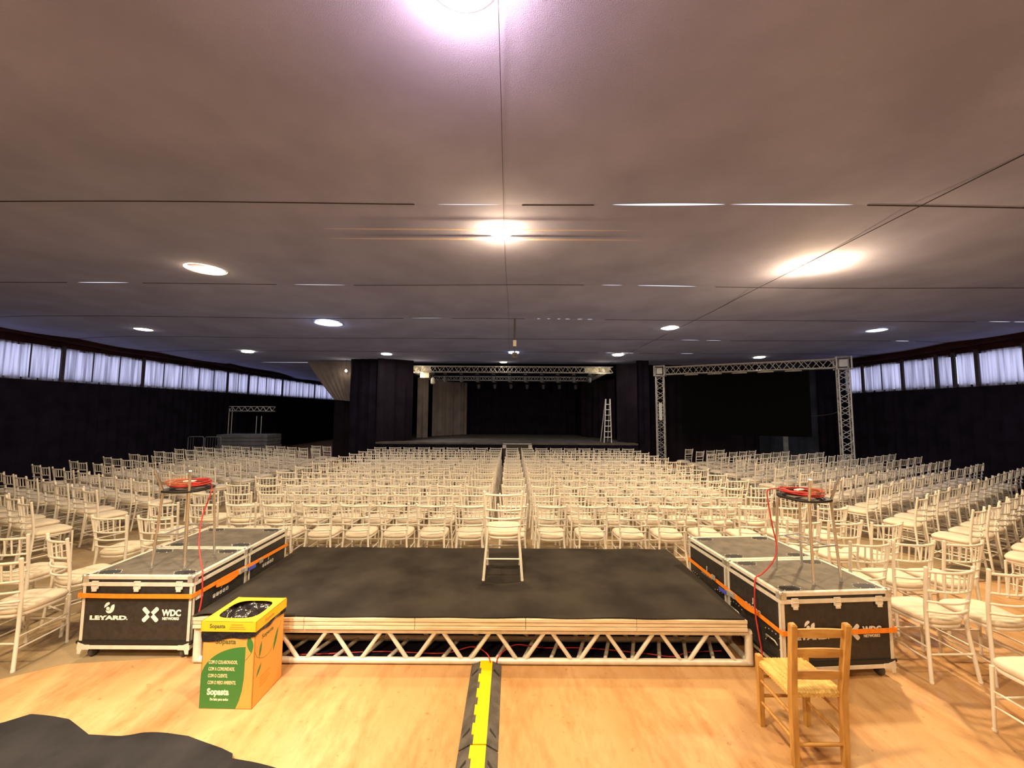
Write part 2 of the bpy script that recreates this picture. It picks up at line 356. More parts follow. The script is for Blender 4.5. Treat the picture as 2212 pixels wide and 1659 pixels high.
# pale strips that paint streaks of light by the middle lamp
for k, (yy, xa, xb, w_) in enumerate([(4.52, -2.3, 1.45, .035), (4.78, -2.4, 1.75, .045)]):
    q = MB(); q.grid(lambda u, v: (xa+(xb-xa)*u, yy+(v-.5)*w_*max(0, math.sin(PI*u))**.7, CEIL-.075-.02), 30, 2, True, .002)
    tag(q.build('light_streak', 'streak_pale'), 'painted pale light streak across the ceiling, %s of the pair by the middle lamp' % ('upper' if k == 0 else 'lower'), 'light streak', 'painted light streaks on the ceiling')

# ------------------------------------------------------------------ chairs
def chair_parts(n=8, cn=24):
    P = {}
    for sx, nm in ((-1, 'l'), (1, 'r')):
        b_ = MB(); pts = bez([(sx*.205, -.225, 0), (sx*.190, -.205, .2), (sx*.172, -.185, .44), (sx*.180, -.195, .62), (sx*.203, -.238, .92)], 4 if n > 4 else 2)
        b_.tube(pts, .0145, n)
        if n > 4:
            b_.tube([(sx*.205, -.225, 0), (sx*.205, -.225, .015)], .0155, n)
            b_.lathe([(.0125, 0), (.016, .006), (.016, .014), (.008, .022)], (sx*.203, -.238, .915), 8)
        P['post'+nm] = b_
        b_ = MB(); b_.tube([(sx*.188, .195, 0), (sx*.182, .188, .44)], [.0105, .013], n)
        if n > 4: b_.tube([(sx*.188, .195, 0), (sx*.188, .195, .015)], .014, n)
        P['front'+nm] = b_
        b_ = MB()
        for z in ((.17, .27) if n > 4 else (.2,)): b_.tube([(sx*.192, -.205, z), (sx*.185, .19, z)], .0075, max(4, n-2))
        P['side'+nm] = b_
    b_ = MB(); b_.tube([(-.19, -.205, .215), (.19, -.205, .215)], .0085, max(4, n-2)); P['rear'] = b_
    b_ = MB(); b_.tube([(-.185, .19, .22), (.185, .19, .22)], .0085, max(4, n-2)); P['frontst'] = b_
    # back: bowed rails + spindles
    b_ = MB()
    def Y(z): return -.190-(z-.5)*.11
    def HW(z): return .172+(z-.44)*.065
    def rail(z, r): 
        h = HW(z); k = 7 if n > 4 else 4
        b_.tube([(-h+2*h*i/k, Y(z)-.052*math.sin(PI*i/k), z+.012*math.sin(PI*i/k)*0) for i in range(k+1)], r, max(4, n-2), False, False)
    for z, r in ((.895, .012), (.733, .0105), (.642, .010), (.562, .010)): rail(z, r)
    for i in range(1, 7):
        u = i/7; s_ = 2*u-1; bw = .052*math.sin(PI*u)
        b_.tube([(HW(.895)*s_, Y(.895)-bw, .895), (HW(.733)*s_, Y(.733)-bw, .733)], .0072, 6 if n > 4 else 3, False, False)
    P['back'] = b_
    # seat frame and cushion: rounded trapezoid
    def outline(d, k=cn):
        out = []
        for i in range(k):
            a = 2*PI*i/k; c_, s_ = math.cos(a), math.sin(a)
            e = .42 if s_ > 0 else .62; x = abs(c_)**e*(1 if c_ >= 0 else -1); y = abs(s_)**e*(1 if s_ >= 0 else -1)
            hw = .182+.012*y; out.append((x*(hw+d), y*(.195+d)))
        return out
    def rings(b2, lv):
        k = cn; vs = []; fs = []
        for d, z in lv: vs += [(x, y, z) for x, y in outline(d)]
        for j in range(len(lv)-1):
            for i in range(k): fs.append([j*k+i, j*k+(i+1) % k, (j+1)*k+(i+1) % k, (j+1)*k+i])
        b2.add(vs, fs, True); b2.add(vs[-k:], [list(range(k))], True); b2.add(vs[:k], [list(range(k))[::-1]])
    b_ = MB(); rings(b_, [(-.002, .415), (.006, .42), (.006, .44), (0, .445)]); P['frame'] = b_
    b_ = MB(); rings(b_, [(-.012, .442), (.006, .447), (.016, .463), (.014, .482), (-.002, .497), (-.03, .505), (-.08, .509), (-.13, .510)] if n > 4 else [(0, .445), (.008, .465), (-.03, .49)]); P['cushion'] = b_
    return P
PN = {'postl': 'back_post', 'postr': 'back_post', 'frontl': 'leg', 'frontr': 'leg', 'sidel': 'side_stretcher', 'sider': 'side_stretcher', 'rear': 'rear_stretcher', 'frontst': 'front_stretcher', 'back': 'backrest', 'frame': 'seat_frame', 'cushion': 'cushion'}
proto = thing('chiavari_chair', '', 'chair')
for k, b_ in chair_parts().items(): b_.build(PN[k], 'cushion_fabric' if k == 'cushion' else 'chair_paint', proto)
index_kids(proto); KID = [c for c in ALLK[proto.name]]
used = [False]
def put_chair(x, y, rz, label, group, z=.0021):
    """x, y: foot of the back posts' middle line"""
    if not used[0]: r_ = proto; used[0] = True
    else:
        r_ = proto.copy(); COL.objects.link(r_)
        for ch in KID: c = ch.copy(); COL.objects.link(c); c.parent = r_
    r_.location = (x-.238*math.sin(rz), y+.238*math.cos(rz), z); r_.rotation_euler = (0, 0, rz)
    r_['label'] = label; r_['group'] = group
    return r_
ORD = ['first', 'second', 'third', 'fourth', 'fifth', 'sixth', 'seventh', 'eighth', 'ninth', 'tenth', 'eleventh', 'twelfth', 'thirteenth', 'fourteenth', 'fifteenth', 'sixteenth', 'seventeenth', 'eighteenth']
CH = []   # x, y, rz, label, group
def jit(a=.012): return random.uniform(-a, a)
SB = 'white spindle-back chair'
for r_ in range(13):
    y = 5.42+.705*r_; s_ = r_/12.
    for c_ in range(-9, 9):
        if c_ == 0: x = .03; lab = 'in the single centre column'
        elif c_ > 0: x = .57+(c_-1)*(.553-.035*s_)-.03*s_; lab = '%s right of the centre column' % ORD[c_-1]
        else: x = -.58+(c_+1)*(.525-.01*s_)+.02*s_; lab = '%s left of the centre column' % ORD[-c_-1]
        CH.append((x+jit(), y+jit(.02), jit(.03), '%s, middle block, %s row from the platform, %s' % (SB, ORD[r_], lab), 'white chairs of the middle block'))
al = R(24); 
for r_ in range(15):
    y0 = [5.0, 5.45, 6.27, 7.07][r_] if r_ < 4 else 7.07+.775*(r_-3)
    if r_ == 0: continue
    for c_ in range(9):
        x = -6.7-c_*.535; y = y0+c_*.535*math.tan(al)
        if x < -11.2 or y > 14.35: continue
        if 1106+831*x/y < -70: continue
        CH.append((x+jit(.03), y+jit(.03), R(-20)+jit(.06), '%s, left angled block, %s row from the front, %s from the aisle end' % (SB, ORD[r_-1], ORD[c_]), 'white chairs of the left block'))
ar = R(29.3)
for r_ in range(-1, 15):
    y0 = 4.55 if r_ < 0 else 5.32+.78*r_
    for c_ in range(14):
        x = 6.37+c_*.5; y = y0+c_*.5*math.tan(ar)
        if x > 12.75 or y > 14.0-.14*(x-6.37) or math.hypot(x-11.5, y-13.3) < .75: continue
        if 1106+831*x/y > 2330: continue
        CH.append((x+jit(.02), y+jit(.02), R(27)+jit(.05), '%s, right angled block, %s row from the front, %s from the aisle end' % (SB, ORD[r_+1], ORD[c_]), 'white chairs of the right block'))
FG = [(-4.83, 4.73, 0.02, 'white spindle-back chair alone behind the left road case, left one of two', 0), (-4.27, 4.72, 0.0, 'white spindle-back chair behind the left road case and stool, right one of two', 0),
      (-5.1, 4.0, 0.02, 'white spindle-back chair at the left edge, second row back from the lower left', 0), (-4.55, 3.96, R(-22), 'white spindle-back chair turned sideways just left of the left road case', 0),
      (-4.37, 3.37, .03, 'nearest white spindle-back chair on the left, cut by the picture edge', 0), (-5.0, 3.3, .0, 'white spindle-back chair mostly outside the left edge of the view', 0),
      (3.52, 4.73, 0, 'white spindle-back chair beside the rear right road case', 0), (3.99, 4.70, .03, 'white spindle-back chair, middle of three in the row beside the right stool', 0), (4.44, 4.65, .12, 'white spindle-back chair, right of three in the row beside the right stool', 0),
      (3.59, 3.95, .03, 'white spindle-back chair right of the near road case, left of three', 0), (4.06, 3.98, .0, 'white spindle-back chair right of the near road case, middle of three', 0), (4.56, 3.98, .04, 'white spindle-back chair right of the near road case, right of three', 0),
      (3.66, 3.31, .02, 'white spindle-back chair whose full back stands nearest the right road case', 0), (4.14, 3.27, .0, 'white spindle-back chair at the right edge, beside the nearest full one', 0),
      (3.58, 2.42, .03, 'white chair of which only the seat corner and a leg show, lower right', 0), (4.95, 4.62, .1, 'white spindle-back chair behind the right group, second from its aisle', 0),
      (-.085, 4.19, 0, 'lone white spindle-back chair standing on the black platform', .423)]
cols_used = []
for x, y, rz, lab, z in FG[:-2]: cols_used.append((x, y))
for x, y, rz, lab, z in FG:
    if '4.95' in str(x): continue
    put_chair(x, y, rz, lab, 'loose white chairs near the platform' if z == 0 else 'chair on the platform', z or .0021)
CH.sort(key=lambda c: math.hypot(c[0], c[1]))
NI = 300-len(FG)+1
for c in CH[:NI]: put_chair(*c)
rest = CH[NI:]
low = chair_parts(4, 10); fv = MB()
for x, y, rz, _, _ in rest:
    fv.T = Matrix.Translation((x-.238*math.sin(rz), y+.238*math.cos(rz), .0021)) @ Matrix.Rotation(rz, 4, 'Z')
    for k, b_ in low.items():
        fv.m = 1 if k == 'cushion' else 0; o_ = len(fv.v)
        fv.v += [tuple(fv.T @ Vector(p)) for p in b_.v]
        for q, s_ in zip(b_.f, b_.sm): fv.f.append([o_+i for i in q]); fv.mi.append(fv.m); fv.sm.append(s_)
o = fv.build('far_chairs', ['chair_paint', 'cushion_fabric']); tag(o, 'the farthest rows of white chairs, in front of the main stage', 'chairs', None, 'stuff')
print('chairs', len(CH)+len(FG), 'individual', NI+len(FG)-1)

# ------------------------------------------------------------------ black platform in the foreground
PX0, PX1, PY0, PY1 = -2.76, 2.06, 3.50, 5.20
def box_truss(name, label, x0, x1, y0, y1, z0, z1, r, per, phase, m, parent=None, rd=None):
    t = parent or thing(name, label, 'truss')
    rd = rd or r*.6; q = MB()
    for yy in (y0, y1):
        for zz in (z0, z1): q.tube([(x0, yy, zz), (x1, yy, zz)], r, 14)
    q.build('chord', m, t)
    q = MB()
    for yy, off in ((y0, 0), (y1, .11)):
        x = x0+phase+off
        while x < x1-.05:
            a = x-per/2+.05*per; b2 = x-.06*per; c2 = x+.06*per; d2 = x+per/2-.05*per
            if a > x0: q.tube([(a, yy, z1), (b2, yy, z0)], rd, 10)
            if d2 < x1: q.tube([(c2, yy, z0), (d2, yy, z1)], rd, 10)
            x += per
    for zz in (z0, z1):
        x = x0+per*.5
        while x < x1-per*.4: q.tube([(x, y0, zz), (x+per*.25, y1, zz)], rd, 8); x += per*.5
    q.build('lattice', m, t)
    for xx in (x0+.02, x1-.02):
        q = MB()
        for yy in (y0, y1): q.tube([(xx, yy, z0), (xx, yy, z1)], r*1.25, 12)
        for zz in (z0, z1): q.tube([(xx, y0, zz), (xx, y1, zz)], r, 12)
        q.build('end_frame', m, t)
    return t
box_truss('platform_truss', 'silver aluminium truss carrying the near edge of the black platform', PX0, PX1+.05, PY0+.03, PY0+.36, .030, .283, .026, .478, .97-.03, 'alu', rd=.0175)
box_truss('platform_truss', 'aluminium truss under the far edge of the black platform', PX0+.1, PX1-.05, 4.72, 5.05, .030, .283, .026, .478, .5, 'alu', rd=.0175)
pw = (PX1-PX0)/5
for i in range(5):
    q = MB(); x0 = PX0+i*pw+.002; x1 = x0+pw-.004
    for k in range(3): q.bx(x0, x1, PY0-.02+.005*(k % 2), PY1, .311+k*.033, .311+k*.033+.027, .002)
    tag(q.build('deck_panel', 'plywood_edge'), 'layered plywood deck panel of the low platform, %s of five' % ['leftmost', 'second from left', 'middle one', 'fourth from left', 'rightmost'][i], 'deck panel', 'plywood panels of the low platform')
def carpet(u, v):
    x = PX0+.0+(PX1-PX0-.02)*u; y = PY0-.012+(PY1-PY0)*v
    if u < .07: y -= (.07-u)*.25*(1-v)
    z = .418+.003*math.sin(x*7+y*3)*math.sin(y*5)
    if u < .06 and v < .5: z += .02*math.sin(u*60)*(1-v)
    y += .006*math.sin(x*9) if v in (0, 1) else 0
    return (x, y, z)
q = MB(); q.grid(carpet, 80, 30, True, .006); tag(q.build('black_carpet', 'carpet_black'), 'black felt carpet covering the low platform', 'carpet')
q = MB(); q.bx(PX0+.02, PX1-.03, PY0+.07, PY1-.02, 0, .0025); tag(q.build('ground_cloth', 'black_drape'), 'black cloth on the floor under the low platform', 'cloth')
q = MB(); q.grid(lambda u, v: (PX0+.05+(PX1-PX0-.1)*u, PY1-.06+.015*math.sin(u*90), .01+.29*v), 120, 2); tag(q.build('platform_skirt', 'black_drape'), 'black skirt closing the far side under the low platform', 'skirt')
q = MB(); q.bx(-XW+.3, XW-.3, 5.30, 15.7, 0, .0012); q.prism([(-XW+.3, 2.6), (-5.4, 2.85), (-4.3, 3.22), (-3.85, 3.50), (-2.8, 3.62), (-2.8, 5.30), (-XW+.3, 5.30)], 0, .0012); struct(q, 'floor_shade_sheet', 'shaded_floor')  # thin sheet with the shade of the seating area put into its colour
# grubby specks of fluff on the carpet
# ------------------------------------------------------------------ cable ramp
def ramp_seg(y0, y1, label):
    t = thing('cable_ramp', label, 'cable protector', (-.205, y0, 0), 0, 'cable ramp pieces on the floor'); n = y1-y0
    q = MB(); q.prism([(-.13, 0), (.13, 0), (.128, .008), (.058, .045), (-.058, .045), (-.128, .008)], .002, n-.002, 'Y')
    q.build('ramp_base', 'rubber', t)
    q = MB(); k = 5; pts = [(.052, .0), (.052, n)]
    for i in range(k):
        a = n-(i+.0)*n/k; pts += [(-.052, a), (-.052, a-n/k*.55), (-.036, a-n/k*.55), (-.036, a-n/k)]
    q.prism(pts, .044, .051); q.build('yellow_cover', 'yellow_lid', t)
    for yy in (n*.14, n*.86):
        q = MB()
        for s_ in (-1, 1):
            q.add([(s_*.115, yy-.035, .0195), (s_*.068, yy, .0435), (s_*.068, yy+.025, .0435), (s_*.112, yy-.022, .0215)], [[0, 1, 2, 3], [3, 2, 1, 0]])
        q.build('grip_slot', 'black_plastic', t)
    return t
ramp_seg(2.66, 3.50, 'yellow and black cable ramp piece leading up to the low platform')
ramp_seg(1.80, 2.65, 'yellow and black cable ramp piece cut by the lower picture edge')
# red cables under the platform
for pts, lab in (([(-.17, 3.47, .05), (-.21, 3.55, .08), (-.35, 3.66, .07), (-.62, 3.66, .012), (-1.2, 3.68, .012), (-1.9, 3.63, .012), (-2.6, 3.66, .012)], 'red cable on the floor under the platform, running left from the ramp'),
                 ([(-.12, 3.47, .05), (-.09, 3.55, .07), (.05, 3.66, .09), (.3, 3.72, .03), (.7, 3.75, .012), (1.2, 3.68, .012), (1.45, 3.60, .03), (1.62, 3.68, .02), (1.95, 3.72, .012)], 'red cable on the floor under the platform, running right from the ramp')):
    q = MB(); q.tube(bez(pts, 8), .005, 6); tag(q.build('floor_cable', 'cable_red'), lab, 'cable', 'red cables under the platform')

# ------------------------------------------------------------------ road cases
CW, CD, CHH = .985, .705, .715
def logo_front(t, y):
    rx = (R(90), 0, 0); q = MB()
    def arc(cx, cz, r, a0, a1, n=12): return [(cx+r*math.cos(R(a0+(a1-a0)*i/n)), cz+r*math.sin(R(a0+(a1-a0)*i/n))) for i in range(n+1)]
    # emblem: two curled leaves and a dot
    cx, cz = -.247, .437; K = 1.32
    q.prism(arc(cx-.008*K, cz-.004*K, .0115*K, 0, 330), y-.001, y, 'Y')
    q.prism([(cx+a*K, cz+b2*K) for a, b2 in ((-.022, -.016), (-.017, -.027), (-.004, -.035), (.012, -.034), (.026, -.024), (.034, -.008), (.036, .010), (.034, .024), (.022, .021), (.012, .012), (.009, -.002), (.004, -.014), (-.008, -.020))], y-.001, y, 'Y')
    q.prism([(cx+a*K, cz+b2*K) for a, b2 in ((-.033, .000), (-.031, .018), (-.020, .033), (-.008, .038), (.002, .034), (.001, .024), (-.010, .016), (-.020, .008))], y-.001, y, 'Y')
    q.build('emblem_print', 'print_white', t)
    text('LEYARD', .047, (-.415, y, .337), rx, 'print_white', t, 'lettering', sx=1.93, bold=.0026)
    text('.', .047, (-.088, y, .337), rx, 'print_white', t, 'lettering', sx=1.2, bold=.002)
    q = MB(); cx, cz = .124, .382
    for s_ in (-1, 1):
        for u in (-1, 1):
            d = Vector((s_, 0, u)).normalized(); nn = Vector((-d.z, 0, d.x)); e0 = Vector((cx+s_*.008, 0, cz)); a_ = .0185
            pts = []
            for (l_, w_) in ((0, -1), (.062, -1), (.071, -.55), (.071, .55), (.062, 1), (0, 1)):
                p = e0+d*(l_+.010)+nn*a_*w_; x_ = p.x if s_*(p.x-cx) > .004 else cx+s_*.004
                pts.append((x_, p.z))
            if True: q.prism(pts, y-.0006-.0002*(u > 0), y, 'Y')
    q.build('emblem_print', 'print_white', t)
    text('WDC', .074, (.228, y, .372), rx, 'print_white', t, 'lettering', sx=.90, bold=.0034)
    text('NETWORKS', .030, (.232, y, .338), rx, 'print_white', t, 'lettering', sx=.90, bold=.0014)
def make_case(name_label):
    t = thing('road_case', name_label, 'road case'); W, D = CW/2, CD/2
    q = MB(); q.bx(-W+.006, W-.006, -D+.006, D-.006, .155, CHH-.085); q.build('body', 'case_black', t)
    q = MB(); q.bx(-W+.006, W-.006, -D+.006, D-.006, CHH-.083, CHH-.004); q.build('lid', 'case_black', t)
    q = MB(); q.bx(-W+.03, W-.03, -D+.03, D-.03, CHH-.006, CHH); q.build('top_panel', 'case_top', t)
    q = MB(); q.bx(-W-.02, W+.02, -D-.004, D+.004, .135, .160, .004); q.bx(-W+.0, W-.0, -D, D, .118, .136); q.build('base_tray', 'black_plastic', t)
    # aluminium extrusions
    q = MB(); e = .030; th = .004
    for s_ in (-1, 1):
        for u in (-1, 1): q.bx(min(s_*W, s_*(W-e)), max(s_*W, s_*(W-e)), min(u*D, u*(D-.004)), max(u*D, u*(D-.004)), .16, CHH-.012); q.bx(min(s_*W, s_*(W-.004)), max(s_*W, s_*(W-.004)), min(u*D, u*(D-e)), max(u*D, u*(D-e)), .16, CHH-.012)
        q.bx(-W, W, s_*D-.003, s_*D+.003, CHH-.028, CHH, .001); q.bx(-W, W, min(s_*D, s_*(D-.03)), max(s_*D, s_*(D-.03)), CHH-.001, CHH+.003, .001)
        q.bx(s_*W-.003, s_*W+.003, -D, D, CHH-.028, CHH, .001); q.bx(min(s_*W, s_*(W-.03)), max(s_*W, s_*(W-.03)), -D, D, CHH-.001, CHH+.003, .001)
        q.bx(-W, W, s_*D-.003, s_*D+.003, CHH-.088, CHH-.054, .001); q.bx(s_*W-.003, s_*W+.003, -D, D, CHH-.088, CHH-.054, .001)
        q.bx(-W, W, s_*D-.003, s_*D+.003, .090, .122, .001); q.bx(s_*W-.003, s_*W+.003, -D, D, .090, .122, .001)
    q.bx(-W+.005, W-.005, -D+.005, D-.005, .092, .120)
    q.build('edging', 'alu', t)
    for s_ in (-1, 1):
        for u in (-1, 1):
            q = MB(); c0 = Vector((s_*(W-.006), u*(D-.006), CHH-.004))
            q.lathe([(.004, .020), (.014, .015), (.020, 0), (.014, -.014), (.004, -.018)], c0, 12)
            q.bx(min(s_*(W-.05), s_*(W+.005)), max(s_*(W-.05), s_*(W+.005)), min(u*(D+.005), u*(D-.006)), max(u*(D+.005), u*(D-.006)), CHH-.055, CHH+.002, .003)
            q.bx(min(s_*(W+.005), s_*(W-.006)), max(s_*(W+.005), s_*(W-.006)), min(u*(D-.05), u*(D+.005)), max(u*(D-.05), u*(D+.005)), CHH-.055, CHH+.002, .003)
            for a in range(5): q.lathe([(.004, -.0), (.003, .004)], (s_*(W-.012)-s_*.012*(a % 3), u*(D+.004), CHH-.01-.04*min(a, 1)), 6, 'Y'); q.lathe([(.004, -.0), (.003, .004)], (s_*(W+.004), u*(D-.02), CHH-.01-.035*min(a, 1)), 6, 'X')
            q.build('ball_corner', 'steel', t)
            q = MB(); cx, cy = s_*(W-.085), u*(D-.075)
            q.bx(cx-.014, cx+.014, cy-.03, cy+.02, .06, .10); ca_ = q.build('caster', 'steel', t)
            q2 = MB(); q2.lathe([(.02, -.015), (.047, -.013), (.05, 0), (.047, .013), (.02, .015)], (cx, cy-.012, .05), 18, 'X'); q2.build('wheel', 'rubber', ca_)
            q = MB(); q.bx(min(s_*(W-.10), s_*(W+.005)), max(s_*(W-.10), s_*(W+.005)), min(u*(D+.006), u*(D-.004)), max(u*(D+.006), u*(D-.004)), .086, .126, .002)
            q.prism([(s_*(W-.055), .128), (s_*(W-.002), .150), (s_*(W-.002), .052), (s_*(W-.030), .052)][::(1 if s_*u > 0 else -1)], u*(D+.007), u*(D+.001), 'Y'); q.build('corner_plate', 'alu', t)
            # recessed dish in the lid for stacking
            q = MB(); dx, dy = s_*(W-.15), u*(D-.085)
            pr_ = [(dx+.088*math.copysign(abs(math.cos(a*PI/8))**.7, math.cos(a*PI/8)), dy+.042*math.copysign(abs(math.sin(a*PI/8))**.7, math.sin(a*PI/8))) for a in range(16)]
            q.prism(pr_, CHH+.0005, CHH+.002); sd_ = q.build('stacking_dish', 'black_plastic', t)
            q = MB()
            for a in range(0, 16, 2): q.lathe([(.0055, 0), (.004, .003)], (dx+.100*math.cos(a*PI/8), dy+.052*math.sin(a*PI/8), CHH+.0005), 6)
            q.build('rivets', 'steel', sd_)
    for x in (-.375, 0, .375):
        for s_ in (-1,):
            q = MB(); y = s_*(D+.003)
            q.box((x, y-.005, CHH-.056), (.056, .012, .030), None, .002); q.box((x, y-.005, CHH-.091), (.060, .012, .036), None, .002); q.box((x, y-.010, CHH-.118), (.040, .010, .022), None, .002)
            q.tube([(x-.026, y-.012, CHH-.074), (x+.026, y-.012, CHH-.074)], .004, 8)
            q.build('latch', 'alu', t)
    for s_ in (-1, 1):
        X = s_*(W-.0055)
        for yy in (-.235, .235):
            q = MB(); q.bx(X-.001, X+.001, yy-.075, yy+.075, .235, .345)
            hd_ = q.build('handle_dish', 'black_plastic', t)
            q = MB(); q.tube([(X+s_*.004, yy-.06, .27), (X+s_*.02, yy-.05, .30), (X+s_*.02, yy+.05, .30), (X+s_*.004, yy+.06, .27)], .006, 8)
            for (a, b2) in ((-.08, .335), (.08, .335), (-.08, .245), (.08, .245), (0, .35), (-.04, .35), (.04, .35)): q.lathe([(.0055, 0), (.004, s_*.004)] if s_ > 0 else [(.004, -.004), (.0055, 0)], (X, yy+a, b2), 6, 'X')
            q.build('handle', 'steel', hd_)
        for k in range(5):
            q = MB(); yy = -.085+k*.042; z_ = .425
            for (a, b2, c2, d2) in ((-.014, .014, .012, .016), (-.014, .014, -.016, -.012), (-.014, -.011, -.016, .016), (.011, .014, -.016, .016), (-.007, .007, -.006+.002*k, .002+.001*k)):
                q.bx(X-.0015, X+.0015, yy+a, yy+b2, z_+c2, z_+d2)
            q.build('care_symbol', 'print_white', t)
        text('J', .06, (X+s_*.001, .0, .475), (R(90), 0, s_*R(90)), 'print_white', t, 'lettering', bold=.001)
    return t
CASES = [(-3.33, 3.56+CD/2, 0, 'black flight case with white logos and orange strap, front of the left pair', True),
         (-3.33, 3.56+CD*1.5+.026, 0, 'black flight case at the rear of the left pair, nothing standing on it', False)]
rr = R(4.2); ux, uy = math.cos(rr), math.sin(rr); vx, vy = -uy, ux
cx0, cy0 = 2.235+.5*CW*ux, 3.305+.5*CW*uy
CASES += [(cx0+vx*CD/2, cy0+vy*CD/2, rr, 'black flight case with white logos, front of the right pair, behind the wooden chair', True),
          (cx0+vx*(CD*1.5+.026), cy0+vy*(CD*1.5+.026), rr, 'black flight case at the rear of the right pair, beside the platform', False)]
for x, y, rz, lab, logo in CASES:
    t = make_case(lab); t.location = (x, y, 0); t.rotation_euler = (0, 0, rz); t['group'] = 'road cases strapped in pairs'
    if logo: logo_front(t, -CD/2+.0055)
# stickers
def strap(cx, cy, rz, zf, zb, side, label):
    """flat band round a pair of cases; local frame at the front-centre of the pair"""
    t = thing('ratchet_strap', label, 'strap', (cx, cy, 0), rz); W = CW/2+.012; L_ = 2*CD+.012; hw = .019
    loop = [(-W, -.024, zf), (-.15, -.022, zf-.006), (W, -.024, zf-.004), (W, L_*.3, zf-.01), (W, L_*.6, (zf+zb)/2-.01), (W, L_+.02, zb), (-W, L_+.02, zb), (-W, L_*.5, (zf+zb)/2)]
    vs = []; fs = []; n = len(loop)
    for x, y, z in loop: vs += [(x, y, z-hw), (x, y, z+hw), (x*.995, y+(.004 if y < .1 else -.004), z+hw), (x*.995, y+(.004 if y < .1 else -.004), z-hw)]
    for i in range(n):
        j = (i+1) % n
        for k in range(4): fs.append([i*4+k, i*4+(k+1) % 4, j*4+(k+1) % 4, j*4+k])
    q = MB(); q.add(vs, fs); q.build('webbing', 'strap_orange', t)
    X = side*(W+.012); q = MB(); zr = (zf+zb)/2
    y0 = L_*.42
    q.bx(X-.012, X+.012, y0-.05, y0+.07, zr-.03, zr+.012, .004); q.tube([(X+side*.016, y0-.04, zr-.025), (X+side*.016, y0-.04, zr+.02)], .006, 8); q.tube([(X+side*.016, y0+.05, zr-.03), (X+side*.016, y0+.05, zr+.016)], .01, 8)
    o = q.build('ratchet', 'steel', t)
    q = MB()
    for dd in (-.002, .006): q.grid(lambda u, v: (X+side*(dd+.012*math.sin(PI*u)), y0-.05-.3*u, zr-.025+.045*v-.012*math.sin(PI*u)), 8, 1, True)
    q.build('strap_tail', 'strap_orange', t)
    q = MB(); q.bx(X-.002, X+.003, y0+.10, y0+.22, zr-.055, zr-.02); q.build('blue_tag', 'tape_blue', t)
    q = MB(); q.bx(X-.004, X+.006, L_*.62, L_*.66, zb-.025, zb+.02, .002); q.build('hook', 'steel', t)
strap(-3.33, 3.56, 0, .556, .515, 1, 'orange ratchet strap round the left pair of flight cases')
strap(cx0, cy0, rr, .405, .47, -1, 'orange ratchet strap round the right pair of flight cases')
q = MB(); q.bx(-2.842, -2.836, 3.60, 3.68, .49, .53); tag(q.build('paper_label', 'sticker'), 'small white paper label stuck on the side of the left front case', 'label')
q = MB(); q.box((2.218, 3.72, .30), (.004, .09, .075), Matrix.Rotation(rr, 3, 'Z')); tag(q.build('paper_label', 'tape_pink'), 'pink paper label stuck low on the side of the right front case', 'label')

